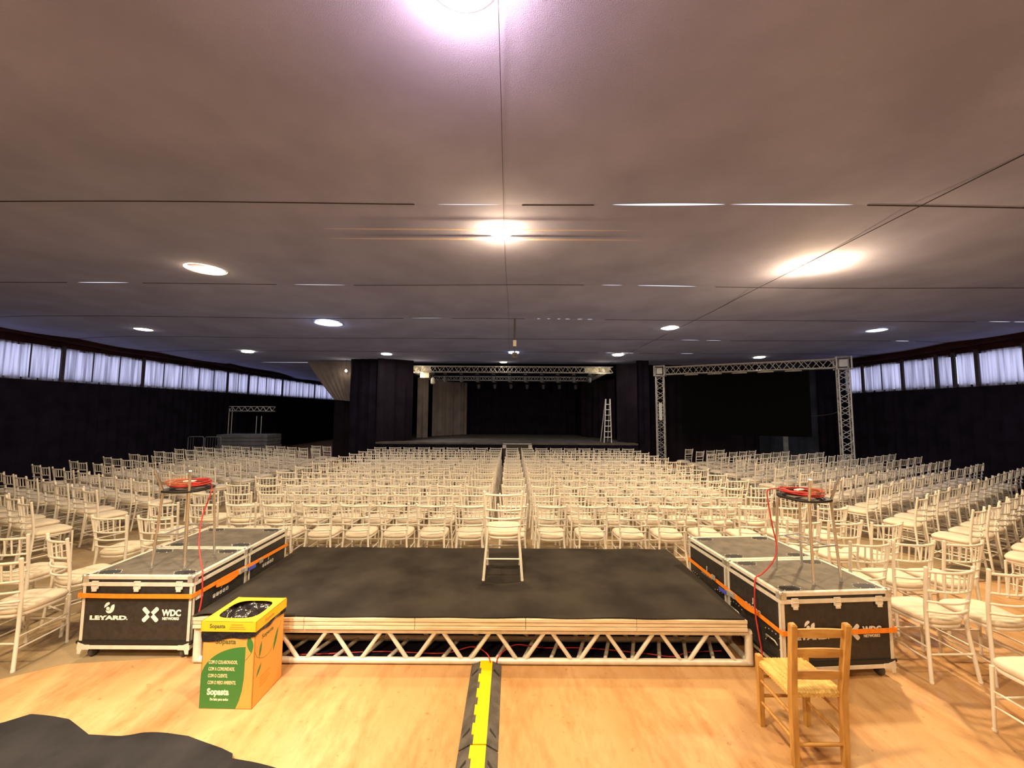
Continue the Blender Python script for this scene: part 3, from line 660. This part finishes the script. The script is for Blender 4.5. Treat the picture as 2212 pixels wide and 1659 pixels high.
# ------------------------------------------------------------------ bar stools with cable coils
def stool(x, y, rz, label, cx, loop):
    z0 = CHH+.003; t = thing('bar_stool', label, 'stool', (x, y, z0), rz, 'bar stools on the road cases')
    H = .70
    for sx in (-1, 1):
        q = MB(); q.tube([(sx*.155, -.18, 0), (sx*.125, -.15, H), (sx*.165, -.20, .905)], .0115, 12)
        q.tube([(sx*.155, -.18, 0), (sx*.155, -.18, .012)], .014, 12); q.build('back_leg', 'chrome', t)
        q = MB(); q.tube(bez([(sx*.155, .18, 0), (sx*.135, .155, H-.07), (sx*.125, .14, H-.025), (sx*.09, .12, H-.012)], 5), .0115, 12); q.build('leg', 'chrome', t)
    q = MB(); zf = .31
    q.tube([(-.143, -.168, zf), (.143, -.168, zf)], .007, 8); q.tube([(-.143, .168, zf), (.143, .168, zf)], .007, 8)
    q.tube([(-.07, -.168, zf), (-.07, .168, zf)], .007, 8); q.tube([(.07, -.168, zf), (.07, .168, zf)], .007, 8); q.build('footrest', 'chrome', t)
    q = MB()
    def ring(k, z): return [((.19+k)*abs(math.cos(a))**.75*(1 if math.cos(a) >= 0 else -1), (.195+k)*abs(math.sin(a))**.75*(1 if math.sin(a) >= 0 else -1), z) for a in [2*PI*i/32 for i in range(32)]]
    lv = [(-.03, H-.014), (0, H-.006), (.002, H+.008), (-.01, H+.016), (-.06, H+.010)]; vs = []
    for k, z in lv: vs += ring(k, z)
    q.add(vs, [[j*32+i, j*32+(i+1) % 32, (j+1)*32+(i+1) % 32, (j+1)*32+i] for j in range(4) for i in range(32)], True); q.add(vs[-32:], [list(range(32))]); q.add(vs[:32], [list(range(32))[::-1]])
    q.build('seat', 'black_plastic', t)
    q = MB(); q.grid(lambda u, v: (-.155+.31*u, -.19-.05*math.sin(PI*u)-.02*v, .775+.09*v), 12, 3, True, .004); q.build('clear_backrest', 'acrylic', t)
    # coil (a thing of its own, lies on the seat) + its hanging end
    c = thing('cable_coil', loop[0], 'cable', (x, y, z0+H), rz, 'red cables coiled on the stools'); q = MB()
    for k in range(8):
        a0 = random.uniform(.11, .195); b0 = random.uniform(.10, .185); ox, oy = random.uniform(-.02, .02)+cx*.02, random.uniform(-.02, .03); ti = random.uniform(-.02, .02)
        q.tube([(ox+a0*math.cos(a), oy+b0*math.sin(a), .040+.005*k+ti*.5*math.cos(a+k)) for a in [2*PI*i/36 for i in range(36)]], .0055, 6, True)
    q.build('coil', 'cable_red', c)
    q = MB()
    for k in range(2): q.tube([(.14*math.cos(a)-.01*k, .125*math.sin(a)+.01, .034+.014*k) for a in [2*PI*i/36 for i in range(36)]], .006, 6, True)
    q.build('dark_loop', 'cable_black', c)
    q = MB(); q.box((cx*.05, -.0, .075), (.10, .04, .012), Matrix.Rotation(.2, 3, 'Z'), .003); q.build('tape_wrap', 'sticker', c)
    q = MB(); q.tube(bez(loop[1], 8), .0062, 8); o = q.build('hanging_end', 'cable_red', c)
    o.matrix_parent_inverse = (Matrix.Translation((x, y, z0+H)) @ Matrix.Rotation(rz, 4, 'Z')).inverted()
    return t
stool(-3.21, 3.90, 0, 'chrome bar stool on the left flight cases', 0,
      ('red cable coiled on the left bar stool, end hanging down', [(-3.10, 3.98, 1.46), (-3.03, 3.95, 1.45), (-2.995, 3.90, 1.36), (-3.01, 3.84, 1.18), (-2.97, 3.76, .98), (-2.90, 3.70, .83), (-2.825, 3.64, .735), (-2.805, 3.62, .68), (-2.80, 3.62, .52), (-2.80, 3.60, .40), (-2.80, 3.57, .33)]))
stool(2.735, 3.665, R(14), 'chrome bar stool on the right flight cases', -1,
      ('red cable coiled on the right bar stool, end hanging to the floor', [(2.62, 3.83, 1.47), (2.52, 3.84, 1.455), (2.485, 3.80, 1.38), (2.49, 3.76, 1.15), (2.50, 3.72, .95), (2.42, 3.66, .84), (2.28, 3.60, .755), (2.205, 3.58, .725), (2.185, 3.57, .62), (2.17, 3.55, .45), (2.16, 3.50, .30), (2.165, 3.47, .15), (2.15, 3.46, .05), (2.13, 3.44, .008), (2.10, 3.40, .007)]))

# ------------------------------------------------------------------ carton bin
t = thing('recycling_carton', 'orange cardboard collection box with yellow lid and green print beside the platform', 'box', (-2.10, 3.185, 0), R(-1)); W, D, H = .197, .178, .56
q = MB()
for (a, b2, c2, d2) in ((-W, W, -D, -D+.006), (-W, W, D-.006, D), (-W, -W+.006, -D, D), (W-.006, W, -D, D)): q.bx(a, b2, c2, d2, 0, H)
q.bx(-W, W, -D, D, 0, .006); q.build('box_body', 'carton_orange', t)
q = MB(); z1 = .625; LW, LD = W+.012, D+.012
inn = [(.80*W*abs(math.cos(a))**.55*(1 if math.cos(a) >= 0 else -1), .78*D*abs(math.sin(a))**.55*(1 if math.sin(a) >= 0 else -1)) for a in [2*PI*i/40 for i in range(40)]]
out_ = []
for (x, y) in inn:
    k = min(LW/abs(x) if abs(x) > 1e-6 else 99, LD/abs(y) if abs(y) > 1e-6 else 99); out_.append((x*k, y*k))
vs = [(x, y, z1) for x, y in inn]+[(x, y, z1) for x, y in out_]+[(x, y, z1-.004) for x, y in inn]+[(x, y, z1-.004) for x, y in out_]
q.add(vs, [[i, 40+i, 40+(i+1) % 40, (i+1) % 40] for i in range(40)]+[[80+i, 80+(i+1) % 40, 120+(i+1) % 40, 120+i] for i in range(40)]+[[i, (i+1) % 40, 80+(i+1) % 40, 80+i] for i in range(40)])
for (a, b2, c2, d2) in ((-LW, LW, -LD, -LD+.005), (-LW, LW, LD-.005, LD), (-LW, -LW+.005, -LD, LD), (LW-.005, LW, -LD, LD)): q.bx(a, b2, c2, d2, .553, z1)
q.build('lid', 'carton_yellow', t)
q = MB(); random.seed(3)
bumps = [(random.uniform(-.12, .12), random.uniform(-.1, .1), random.uniform(.02, .05)) for _ in range(14)]
def bag(u, v):
    x = (u-.5)*2*(W-.01); y = (v-.5)*2*(D-.01); z = .53+.088*max(abs(2*u-1), abs(2*v-1))**5+.006*math.sin(u*50)*math.sin(v*43)
    for a, b2, h in bumps: z += .8*h*max(0, 1-math.hypot(x-a, y-b2)/.07)
    return (x, y, min(z, .619))
q.grid(bag, 30, 30); q.build('bin_bag', 'bag_black', t)
q = MB()
def skirt(u, v):
    P4 = [(-1, -1), (1, -1), (1, 1), (-1, 1), (-1, -1)]; k = min(3, int(u*4)); f_ = u*4-k
    x = (P4[k][0]*(1-f_)+P4[k+1][0]*f_)*(W+.006+.003*math.sin(u*60+v*5)); y = (P4[k][1]*(1-f_)+P4[k+1][1]*f_)*(D+.006+.003*math.sin(u*47+v*4))
    drop = .082-.045*(u*4 if u < .25 else 1)+.006*math.sin(u*40)
    return (x, y, .556-drop*v)
q.grid(skirt, 96, 4); q.build('bag_skirt', 'bag_black', t)
# print
Y = -D-.0006; rx = (R(90), 0, 0)
q = MB(); g = [(-W, .004), (.085, .004)]
g += [(.085+.045*math.sin(PI/2*i/10)*1.0+0, .004+.24*i/10) for i in range(1, 11)]
g = [(-W+.001, .003), (.075, .003), (.10, .06), (.118, .13), (.128, .22), (.130, .44)]
g += [(.130-.327*math.sin(PI/2*i/12)**1.0, .44-.225*(1-math.cos(PI/2*i/12))) for i in range(1, 13)]
q.prism(g, Y, Y+.0004, 'Y'); q.build('green_print', 'print_green', t)
Y2 = Y-.0006
text('Sopasta', .050, (-.10, Y2, .462), rx, 'print_dark', t, 'lettering', sx=1.0, bold=.0008)
for k, s_ in enumerate(['COM O COLABORADOR,', 'COM A COMUNIDADE,', 'COM O CLIENTE,', 'COM O MEIO AMBIENTE.']):
    text(s_, .034, (-.142, Y2, .318-.048*k), rx, 'print_cream', t, 'lettering', sx=.56, bold=.0006)
text('Sopasta', .062, (-.142, Y2, .100), rx, 'print_pale', t, 'lettering', sx=.85, bold=.0022)
text('Do lado para todos', .024, (-.118, Y2, .060), rx, 'print_pale', t, 'lettering', sx=.72, bold=.0003)
text('Sopasta', .040, (-.142, -LD-.0008, .580), rx, 'print_dark', t, 'lettering', sx=.95, bold=.0008)
q = MB()
for a, b2, c2 in ((.02, .11, .604), (.012, .12, .588), (.005, .13, .574)): q.bx(a, b2, -LD-.0012, -LD-.0004, c2-.0025, c2+.0025)
q.build('small_print', 'print_brown', t)
X = W+.0006; ry = (R(90), 0, R(90))
text('Sopasta', .045, (X, -.10, .455), (R(90), 0, R(90)), 'print_dark', t, 'lettering', bold=.0008)
text('Sopasta', .036, (LW+.0008, -.09, .575), (R(90), 0, R(90)), 'print_brown', t, 'lettering', bold=.0008)
for k in range(4):
    q = MB(); q.bx(X-.0004, X+.0006, -.10, .02-.02*(k % 2), .17-.022*k, .178-.022*k); q.build('small_print', 'print_brown', t)
def leaf(q, P0, P1, wd, pl):
    a = Vector(P0); b2 = Vector(P1); d = (b2-a); n_ = Vector((-d.y, d.x)).normalized(); pts = []
    for i in range(9): tt = i/8; pts.append(a+d*tt+n_*wd*math.sin(PI*tt))
    for i in range(7, 0, -1): tt = i/8; pts.append(a+d*tt-n_*wd*math.sin(PI*tt))
    pts = [(p.x, p.y) for p in pts]
    if pl == 'Y': q.prism(pts, Y-.0006, Y, 'Y')
    else: q.prism(pts, X-.0004, X+.0006, 'X')
q = MB(); leaf(q, (.175, .395), (.150, .52), .024, 'Y'); leaf(q, (-.12, .33), (-.10, .44), .012, 'X'); leaf(q, (-.145, .20), (-.09, .28), .012, 'X'); leaf(q, (.05, .28), (.10, .44), .015, 'X')
q.tube([(.132, Y-.0003, .345), (.15, Y-.0003, .365), (.175, Y-.0003, .40)], .0014, 4)
q.tube(bez([(X, -.17, .40), (X, -.14, .345), (X, -.06, .30), (X, .02, .31), (X, .10, .40), (X, .14, .47)], 6), .0014, 4)
q.build('leaf_print', 'print_green', t)

# ------------------------------------------------------------------ ladder-back wooden chair
t = thing('wooden_chair', 'small wooden ladder-back chair with woven rush seat, lower right', 'chair', (1.945, 2.73, 0), R(.5))
for sx in (-1, 1):
    q = MB(); q.tube([(sx*.158, -.158, 0), (sx*.160, -.160, .44), (sx*.172, -.205, .875)], [.024, .027, .026], 4, ph=PI/4, smooth=False); q.tube([(sx*.172, -.205, .875), (sx*.1725, -.206, .884)], [.026, .017], 4, ph=PI/4, smooth=False)
    q.build('back_post', 'wood', t)
    q = MB(); q.tube([(sx*.162, .160, 0), (sx*.164, .160, .475)], [.022, .026], 4, ph=PI/4, smooth=False); q.tube([(sx*.164, .160, .475), (sx*.164, .160, .481)], [.026, .018], 4, ph=PI/4, smooth=False); q.build('leg', 'wood', t)
    q = MB()
    for z in (.155, .30): q.tube([(sx*.160, -.155, z), (sx*.163, .158, z+.01)], .0105, 8)
    q.build('side_stretcher', 'wood', t)
for z, y_, h in ((.82, -.197, .046), (.695, -.184, .046), (.555, -.171, .044)):
    q = MB()
    def sl(u, v): 
        x = -.160+.32*u; e = .012*math.sin(PI*u)
        return (x, y_-.012*math.sin(PI*u), z-h/2+h*v+(e if v > .5 else e*.3))
    vs = []; nu = 10
    for i in range(nu+1):
        for v in (0, 1):
            p = Vector(sl(i/nu, v)); vs += [p+Vector((0, -.007, 0)), p+Vector((0, .007, 0))]
    fs = []
    for i in range(nu):
        a = i*4; b2 = a+4; fs += [[a, b2, b2+2, a+2], [a+1, a+3, b2+3, b2+1], [a, a+1, b2+1, b2], [a+2, b2+2, b2+3, a+3]]
    q.add(vs, fs, False); q.build('slat', 'wood_slat', t)
q = MB(); q.tube([(-.158, -.158, .13), (.158, -.158, .13)], .0105, 8); q.build('rear_stretcher', 'wood_slat', t)
q = MB()
for z in (.20, .33): q.tube([(-.162, .160, z), (.162, .160, z)], .0105, 8)
q.build('front_stretcher', 'wood_slat', t)
q = MB()
def rush(u, v):
    x = -.178+.356*u; y_ = -.160+.345*v; e = (abs(2*u-1)); f_ = abs(2*v-1)
    edge = max(e, f_); z = .452+.004*math.cos(u*110)*(1 if f_ > e else 0)+.004*math.cos(v*110)*(1 if e >= f_ else 0)-.012*(1-edge)
    if edge > .9: z -= (edge-.9)*.14
    return (x, y_, z)
q.grid(rush, 60, 60, True, .026); q.build('seat', 'rush', t)

# ------------------------------------------------------------------ black cloth in the lower left
edge = [(-4.6, 2.60), (-3.75, 2.68), (-3.44, 2.92), (-3.10, 2.86), (-2.83, 2.74), (-2.60, 2.735), (-2.48, 2.75), (-2.15, 2.725), (-1.86, 2.64), (-1.76, 2.60), (-1.79, 2.575), (-1.60, 2.54), (-1.2, 2.44)]
def eY(x):
    for (a, b2), (c2, d2) in zip(edge[:-1], edge[1:]):
        if a <= x <= c2: return b2+(d2-b2)*(x-a)/(c2-a)
    return 2.4
def cloth(u, v):
    x = -4.6+3.4*u; y_ = 1.4+(eY(x)-1.4)*v
    h = .018+.020*math.sin(x*2.3+y_*4)*math.sin(y_*2.1+x)+.012*math.sin(x*7.1-y_*5)+.006*math.sin(x*15+y_*9)
    z = .024+max(0, h)*1.2*(1-v**4*.5)
    return (x+.012*math.sin(v*20), y_, z)
q = MB(); q.grid(cloth, 150, 60, True, .010); q.m = 0
tag(q.build('black_cloth', 'cloth_black'), 'rumpled black cloth spread on the floor, lower left corner', 'cloth')

# ------------------------------------------------------------------ main stage
SX0, SX1, SY = -5.62, 5.22, 16.0
q = MB(); q.bx(SX0, SX1, SY, 23.7, .86, .93); q.build('stage_tmp', 'stage_deck'); st = bpy.data.objects['stage_tmp']; st.name = 'stage_top'
root = thing('main_stage', 'raised main stage at the far end with a dull dark deck', 'stage', (0, SY, 0)); st.parent = root; st.matrix_parent_inverse = Matrix.Translation((0, -SY, 0))
q = MB(); q.grid(lambda u, v: (SX0+(SX1-SX0)*u, .02*math.sin(u*180), .86*v), 180, 2); q.build('skirt', 'black_drape', root, (0, .02, 0))
q = MB()
for x in (-3.0, -1.2, .6, 2.4): q.bx(x-.012, x+.012, SY+.1-SY, 8, .930, .933)
for y_ in (1.2, 2.5): q.bx(SX0, SX1, y_-.015, y_+.015, .930, .932)
q.build('deck_joint', 'grey_board', root)
def cloth_thing(name, b_, m, lab, cat='drape', group='drapes round the far stage'): return tag(b_.build(name, m), lab, cat, group)
cloth_thing('backdrop', drape(-4.4, 22, 4.6, 22, .95, 4.4, .3, .05), 'black_drape', 'dark pleated backdrop across the back of the far stage')
cloth_thing('ceiling_cloth', MB().grid(lambda u, v: (-6.2+12.4*u, 17.6+6.8*v, 4.92), 4, 4), 'black_drape', 'dark cloth closing the space above the far stage')
cloth_thing('side_drape', drape(-5.7, 16.25, -4.35, 16.9, .95, 4.5, .5, .05, top=lambda u: 4.5), 'purple_drape', 'dark drape left of the stage mouth')
cloth_thing('side_drape', drape(-4.55, 18.5, -4.05, 18.7, 0.945, 3.84, .35, .05), 'grey_drape', 'narrow pale curtain hanging left inside the stage')
cloth_thing('side_drape', drape(-4.05, 19.6, -2.5, 21.4, .95, 3.80, .6, .03), 'grey_drape', 'wide grey side panel at the left inside the stage')
cloth_thing('side_drape', drape(3.7, 20.6, 4.9, 18.2, .95, 3.80, .5, .04), 'purple_drape', 'dark side drape inside the stage, behind the ladder')
cloth_thing('side_drape', drape(4.62, 16.9, 5.3, 16.25, .95, 4.3, .6, .04), 'purple_drape', 'dark drape right of the stage mouth, beside the ladder')
# tall drape columns and walls flanking the stage
struct(drape(-8.0, 17.4, -6.3, 17.25, 0, 3.75, .5, .04, top=lambda u: 2.7+1.6*min(1, u*1.5)), 'wall_1', 'purple_drape')
struct(drape(-7.0, 16.55, -5.7, 16.4, 0, 4.55, .4, .05), 'wall_2', 'black_drape')
struct(drape(-6.0, 16.7, -6.0, 30, 0, 4.92, .4, .05, step=.1), 'wall_3', 'black_drape')
struct(drape(5.33, 16.4, 5.85, 16.4, 0, 4.55, .4, .05), 'wall_4', 'black_drape')
struct(drape(6.1, 17.6, 11.2, 17.4, 0, 4.4, .45, .05), 'wall_5', 'purple_drape')
struct(drape(11.0, 17.2, 13.2, 16.4, 0, 4.5, .6, .03), 'wall_6', 'blue_drape')
struct(drape(13.0, 16.4, 14.1, 16.0, 0, 4.5, .3, .04), 'wall_7', 'black_drape')
struct(drape(5.9, 16.7, 5.9, 24.3, 0, 4.92, .4, .05, step=.1), 'wall_8', 'black_drape')
struct(drape(-6.2, 24.3, 6.2, 24.3, 0, 5.6, .4, .05, step=.1), 'wall_9', 'black_drape')
# black flight-case sized frame before the stage
t = thing('stage_case', 'dark case with pale corner fittings standing in front of the stage', 'case', (.22, 15.2, .002))
q = MB(); q.bx(-.55, .55, -.2, .2, .0, .97, .01); q.build('case_body', 'case_black', t)
for x in (-.5, .5): q = MB(); q.bx(x-.07, x+.07, -.215, -.2, .80, .93); q.build('corner_fitting', 'alu_far', t)
q = MB(); q.bx(-.55, .55, -.21, -.2, .955, .985); q.build('edge_strip', 'alu_far', t)

def truss_line(q, p0, p1, s=.28, r=.02, rd=.011, n=8, per=None, m=None):
    """square box truss between two points"""
    p0 = Vector(p0); p1 = Vector(p1); d = (p1-p0); L_ = d.length; d.normalize()
    up = Vector((0, 0, 1)) if abs(d.z) < .9 else Vector((0, 1, 0)) if abs(d.y) < .9 else Vector((1, 0, 0))
    if abs(d.z) >= .9: up = TR_DIR
    a = d.cross(up).normalized(); b2 = a.cross(d).normalized(); h = s/2
    C4 = [a*h+b2*h, a*-h+b2*h, a*-h-b2*h, a*h-b2*h]
    for c in C4: q.tube([p0+c, p1+c], r, n)
    per = per or s*1.5; k = max(1, round(L_/per)); per = L_/k
    for j in range(4):
        c, e = C4[j], C4[(j+1) % 4]
        for i in range(k):
            x = i*per; q.tube([p0+d*x+c, p0+d*(x+per/2)+e], rd, 6, False, False); q.tube([p0+d*(x+per/2)+e, p0+d*(x+per)+c], rd, 6, False, False)
TR_DIR = Vector((0, 1, 0))
# stage lighting truss and fixtures
t = thing('lighting_truss', 'aluminium lighting truss across the top of the far stage', 'truss', (0, 17.2, 4.1))
q = MB(); truss_line(q, (-4.7, 0, 0), (4.5, 0, 0), .26, .018, .012, 6); q.build('lattice_beam', 'alu_far', t)
q = MB(); truss_line(q, (-4.2, 3.0, -.15), (4.0, 3.0, -.15), .2, .018, .012, 6); q.build('rear_beam', 'alu_far', t)
q = MB(); truss_line(q, (-4.3, 0, -.02), (-4.3, 3, -.1), .26, .018, .012, 6); truss_line(q, (4.1, 0, -.02), (4.1, 3, -.1), .26, .018, .012, 6); q.build('side_beam', 'alu_far', t)
q = MB(); q.bx(-4.75, -3.7, .18, .22, -.10, .17); q.build('pale_cloth', 'alu_bright', t); q = MB(); q.bx(3.3, 4.45, .18, .22, -.10, .13); q.build('pale_cloth', 'alu_bright', t); q = MB(); q.bx(-4.15, -3.75, .1, .16, -.38, -.16); q.build('pale_cloth', 'alu_bright', t)
light('truss_light', 'POINT', (-4.2, 17.0, 3.75), 14, WARM, .05); light('truss_light', 'POINT', (4.0, 17.0, 3.8), 9, WARM, .05)
light('stage_wash', 'SPOT', (-3.2, 18.0, 3.75), 130, (1, .93, .86), .08, (R(-25), R(-22), 0), spot_size=R(85), spot_blend=.6)
light('stage_wash', 'SPOT', (2.9, 17.6, 3.7), 22, (.8, .85, 1), .08, (R(-5), R(22), 0), spot_size=R(75), spot_blend=.7)
fx = [(-3.55, 0, 1)]+[(-3.0+.72*i, 0, 0) for i in range(10)]+[(-2.6+.85*i, 3.0, 0) for i in range(8)]
for i, (x, dy, big) in enumerate(fx):
    big = i == 0
    row = 'rear row' if dy > 1 else 'front row'
    idx = i-1 if dy < 1 else i-11
    t = thing('stage_spotlight', 'large pale moving head lamp hanging at the left end of the truss' if big else 'small stage lamp under the truss, %s, %s from the left' % (row, ORD[idx]), 'stage light', (x, 17.2+dy, 3.95 if dy < 1 else 3.83), 0, 'stage lamps under the truss')
    k = 1.7 if big else 1.35
    q = MB(); q.bx(-.05*k, .05*k, -.05*k, .05*k, -.10, -.02); q.tube([(-.07*k, 0, -.10), (-.07*k, 0, -.22*k), ], .01, 6); q.tube([(.07*k, 0, -.10), (.07*k, 0, -.22*k)], .01, 6); q.build('yoke', 'black_plastic', t)
    q = MB(); q.lathe([(.045*k, -.30*k), (.06*k, -.28*k), (.05*k, -.16*k), (.02*k, -.13*k)], n=12); q.build('lamp_head', 'white_paint' if big else 'grey_board', t)
    q = MB(); q.lathe([(.038*k, -.305*k), (.036*k, -.30*k)], n=12); q.build('lens', 'alu_far', t)
# ladder on stage
t = thing('step_ladder', 'tall silver ladder standing on the right of the far stage', 'ladder', (4.05, 16.65, .935))
for x in (-.13, .13):
    for s_ in (-1, 1):
        q = MB(); q.tube([(x*1.2, s_*.32, 0), (x*.7+.10, s_*.03, 1.85)], .022, 6); q.build('rail', 'ladder_alu', t)
q = MB()
for k in range(1, 8): f_ = k/8; q.bx(-.15+.10*f_+.05*f_, .15+.10*f_-.05*f_, -.34*(1-f_)-.06, -.30*(1-f_)+.0, 1.85*f_-.012, 1.85*f_+.012)
q.build('rungs', 'ladder_alu', t)
# triangular swag of cloth to the left of the stage
q = MB(); A = Vector((-9.15, 17.05, 4.41)); B = Vector((-6.7, 17.05, 4.41)); C_ = Vector((-6.75, 16.9, 2.6)); D_ = Vector((-7.85, 17.0, 2.7))
def swag(u, v):
    p = (A*(1-u)+B*u)*(1-v)+(D_*(1-u)+C_*u)*v; return (p.x, p.y-.05*abs(math.sin(u*26))*(v)-.12*math.sin(PI*v), p.z)
q.grid(swag, 50, 14); tag(q.build('cloth_swag', 'grey_drape'), 'grey fan-pleated cloth swag hanging left of the stage', 'drape')
t = thing('swag_lamp', 'small glowing lamp in front of the fan-pleated swag', 'lamp', (-7.25, 16.72, 3.95)); q = MB(); q.lathe([(.02, -.06), (.06, 0), (.02, .06)], n=12); q.build('bulb', 'lamp_small', t)
q = MB(); q.tube([(0, 0, .05), (0, 0, .5)], .008, 6); q.build('cord', 'wire_dark', t)
light('swag_light', 'POINT', (-7.25, 16.60, 3.95), 5, WARM, .05)

# ------------------------------------------------------------------ goalpost truss with the LED screen, right
PL = Vector((6.25, 16.2, .002)); PR = Vector((11.5, 13.3, .002)); dr = (PR-PL).normalized(); ang = math.atan2(dr.y, dr.x)
t = thing('goalpost_truss', 'large aluminium goalpost truss holding the black screen', 'truss', PL)
TR_DIR = Vector((-dr.y, dr.x, 0))
for p, nm in ((Vector((0, 0, 0)), 'l'), (PR-PL, 'r')):
    q = MB(); truss_line(q, p+Vector((0, 0, .05)), p+Vector((0, 0, 3.75)), .30, .024, .013, 8, .42); q.build('tower', 'alu_far', t)
    q = MB(); q.box(p+Vector((0, 0, .025)), (.6, .6, .05), Matrix.Rotation(ang, 3, 'Z')); q.build('base_plate', 'alu_far', t)
    q = MB(); h = .2
    for zz in (3.76, 4.16):
        c4 = [p+Vector((0, 0, zz))+dr*a*h+TR_DIR*b2*h for a, b2 in ((-1, -1), (1, -1), (1, 1), (-1, 1))]; q.tube(c4, .028, 8, True)
    for a, b2 in ((-1, -1), (1, -1), (1, 1), (-1, 1)): q.tube([p+Vector((0, 0, 3.74))+dr*a*h+TR_DIR*b2*h, p+Vector((0, 0, 4.18))+dr*a*h+TR_DIR*b2*h], .028, 8)
    q.box(p+Vector((0, 0, 3.96)), (.22, .22, .25), Matrix.Rotation(ang, 3, 'Z')); q.build('sleeve_block', 'alu_far', t)
q = MB(); truss_line(q, dr*.2+Vector((0, 0, 3.96)), (PR-PL)-dr*.2+Vector((0, 0, 3.96)), .30, .022, .013, 8, .42); q.build('cross_beam', 'alu_far', t)
t2 = thing('led_screen', 'large blank black screen hanging from the goalpost truss', 'screen', PL+dr*2.62*1.0, ang)
a0, a1 = .165*6-.0, .83*6
q = MB(); q.bx(.82-2.62, 5.05-2.62, -.02, .14, 1.37, 3.74, .004); q.build('display_panel', 'screen_black', t2)
q = MB(); q.bx(4.2-2.62, 4.35-2.62, -.0, .1, 0, 1.37); q.build('support_leg', 'grey_board', t2)
q = MB()
for k in range(5): x_ = 1.2+k*.85-2.62; q.bx(x_-.02, x_+.02, .02, .1, 3.74, 3.83); q.bx(x_-.25, x_+.25, .04, .06, 3.745, 3.785)
q.build('hanging_bracket', 'alu_bright', t2)
# speaker and cabling near the left tower
t = thing('hanging_speaker', 'narrow pale column speaker beside the left tower of the goalpost truss', 'speaker', (6.02, 15.6, 0))
q = MB(); q.bx(-.05, .05, -.05, .05, 1.9, 2.6, .01); q.build('speaker_body', 'white_paint', t)
q = MB(); q.tube([(0, .05, 0), (0, .05, 2.6)], .02, 8); q.build('stand_pole', 'grey_board', t)
q = MB(); q.tube(bez([(10.6, 14.3, 2.2), (11.0, 14.1, 2.12), (11.5, 13.55, 2.3), (11.5, 13.45, 2.9)], 8), .012, 6); tag(q.build('screen_cable', 'cable_black'), 'black cable sagging from the screen to the right truss tower', 'cable')

# ------------------------------------------------------------------ projector drop pole in the middle
t = thing('hanging_projector', 'camera unit on a pole hanging from the middle of the ceiling', 'projector', (.06, 9.3, 0))
q = MB(); q.tube([(0, 0, 4.48), (0, 0, 3.95)], .022, 10); q.tube([(0, 0, 3.95), (0, 0, 3.62)], .014, 10); q.build('pole', 'grey_board', t)
q = MB(); q.bx(-.04, .04, -.03, .03, 3.80, 3.95, .005); q.build('bracket', 'white_paint', t)
q = MB(); q.bx(-.06, .06, -.05, .05, 3.50, 3.64, .01); q.build('device', 'grey_board', t)
q = MB(); q.tube([(.02, -.05, 3.57), (.02, -.07, 3.57)], .02, 10); q.build('lens', 'black_plastic', t)

# ------------------------------------------------------------------ left far corner
TR_DIR = Vector((0, 1, 0))
t = thing('truss_gate', 'small aluminium truss gate in the far left corner', 'truss', (-11.8, 17.5, 0))
q = MB(); truss_line(q, (-.95, 0, 2.27), (1.0, 0, 2.27), .2, .016, .011, 6); q.build('top_beam', 'alu_far', t)
for x, s_ in ((-.95, .14), (.35, .22)):
    q = MB()
    for a in (-s_/2, s_/2): q.tube([(x+a, 0, 0), (x+a, 0, 2.3 if x < 0 else 1.95)], .016, 6)
    q.build('upright', 'alu_far', t)
ST = (-11.2, 16.6)
for k in range(8):
    q = MB(); q.bx(-1.05+jit(.03), 1.05+jit(.03), -.5, .5, .0, .135, .01)
    o = q.build('platform_board', 'grey_board'); o.location = (ST[0], ST[1], .015+k*.148)
    tag(o, 'grey platform board in the far left stack, %s from the floor' % ORD[k], 'platform board', 'stacked grey platform boards')
for k, (x, y_) in enumerate(((-12.25, 15.05), (-11.55, 15.0))):
    t = thing('crowd_barrier', 'dim tubular crowd barrier left of the grey board stack, %s one' % ('left' if k == 0 else 'right'), 'barrier', (x, y_, 0), 0, 'crowd barriers')
    q = MB(); q.tube([(-.3, 0, .02), (-.3, 0, 1.12), (-.26, 0, 1.17), (.26, 0, 1.17), (.3, 0, 1.12), (.3, 0, .02)], .018, 8); q.build('frame', 'grey_board', t)
    q = MB()
    for i in range(5 if k else 2): x2 = -.2+.1*i; q.tube([(x2, 0, .2), (x2, 0, 1.16)], .008, 6)
    q.tube([(-.3, 0, .2), (.3, 0, .2)], .012, 6); q.build('bars', 'grey_board', t)
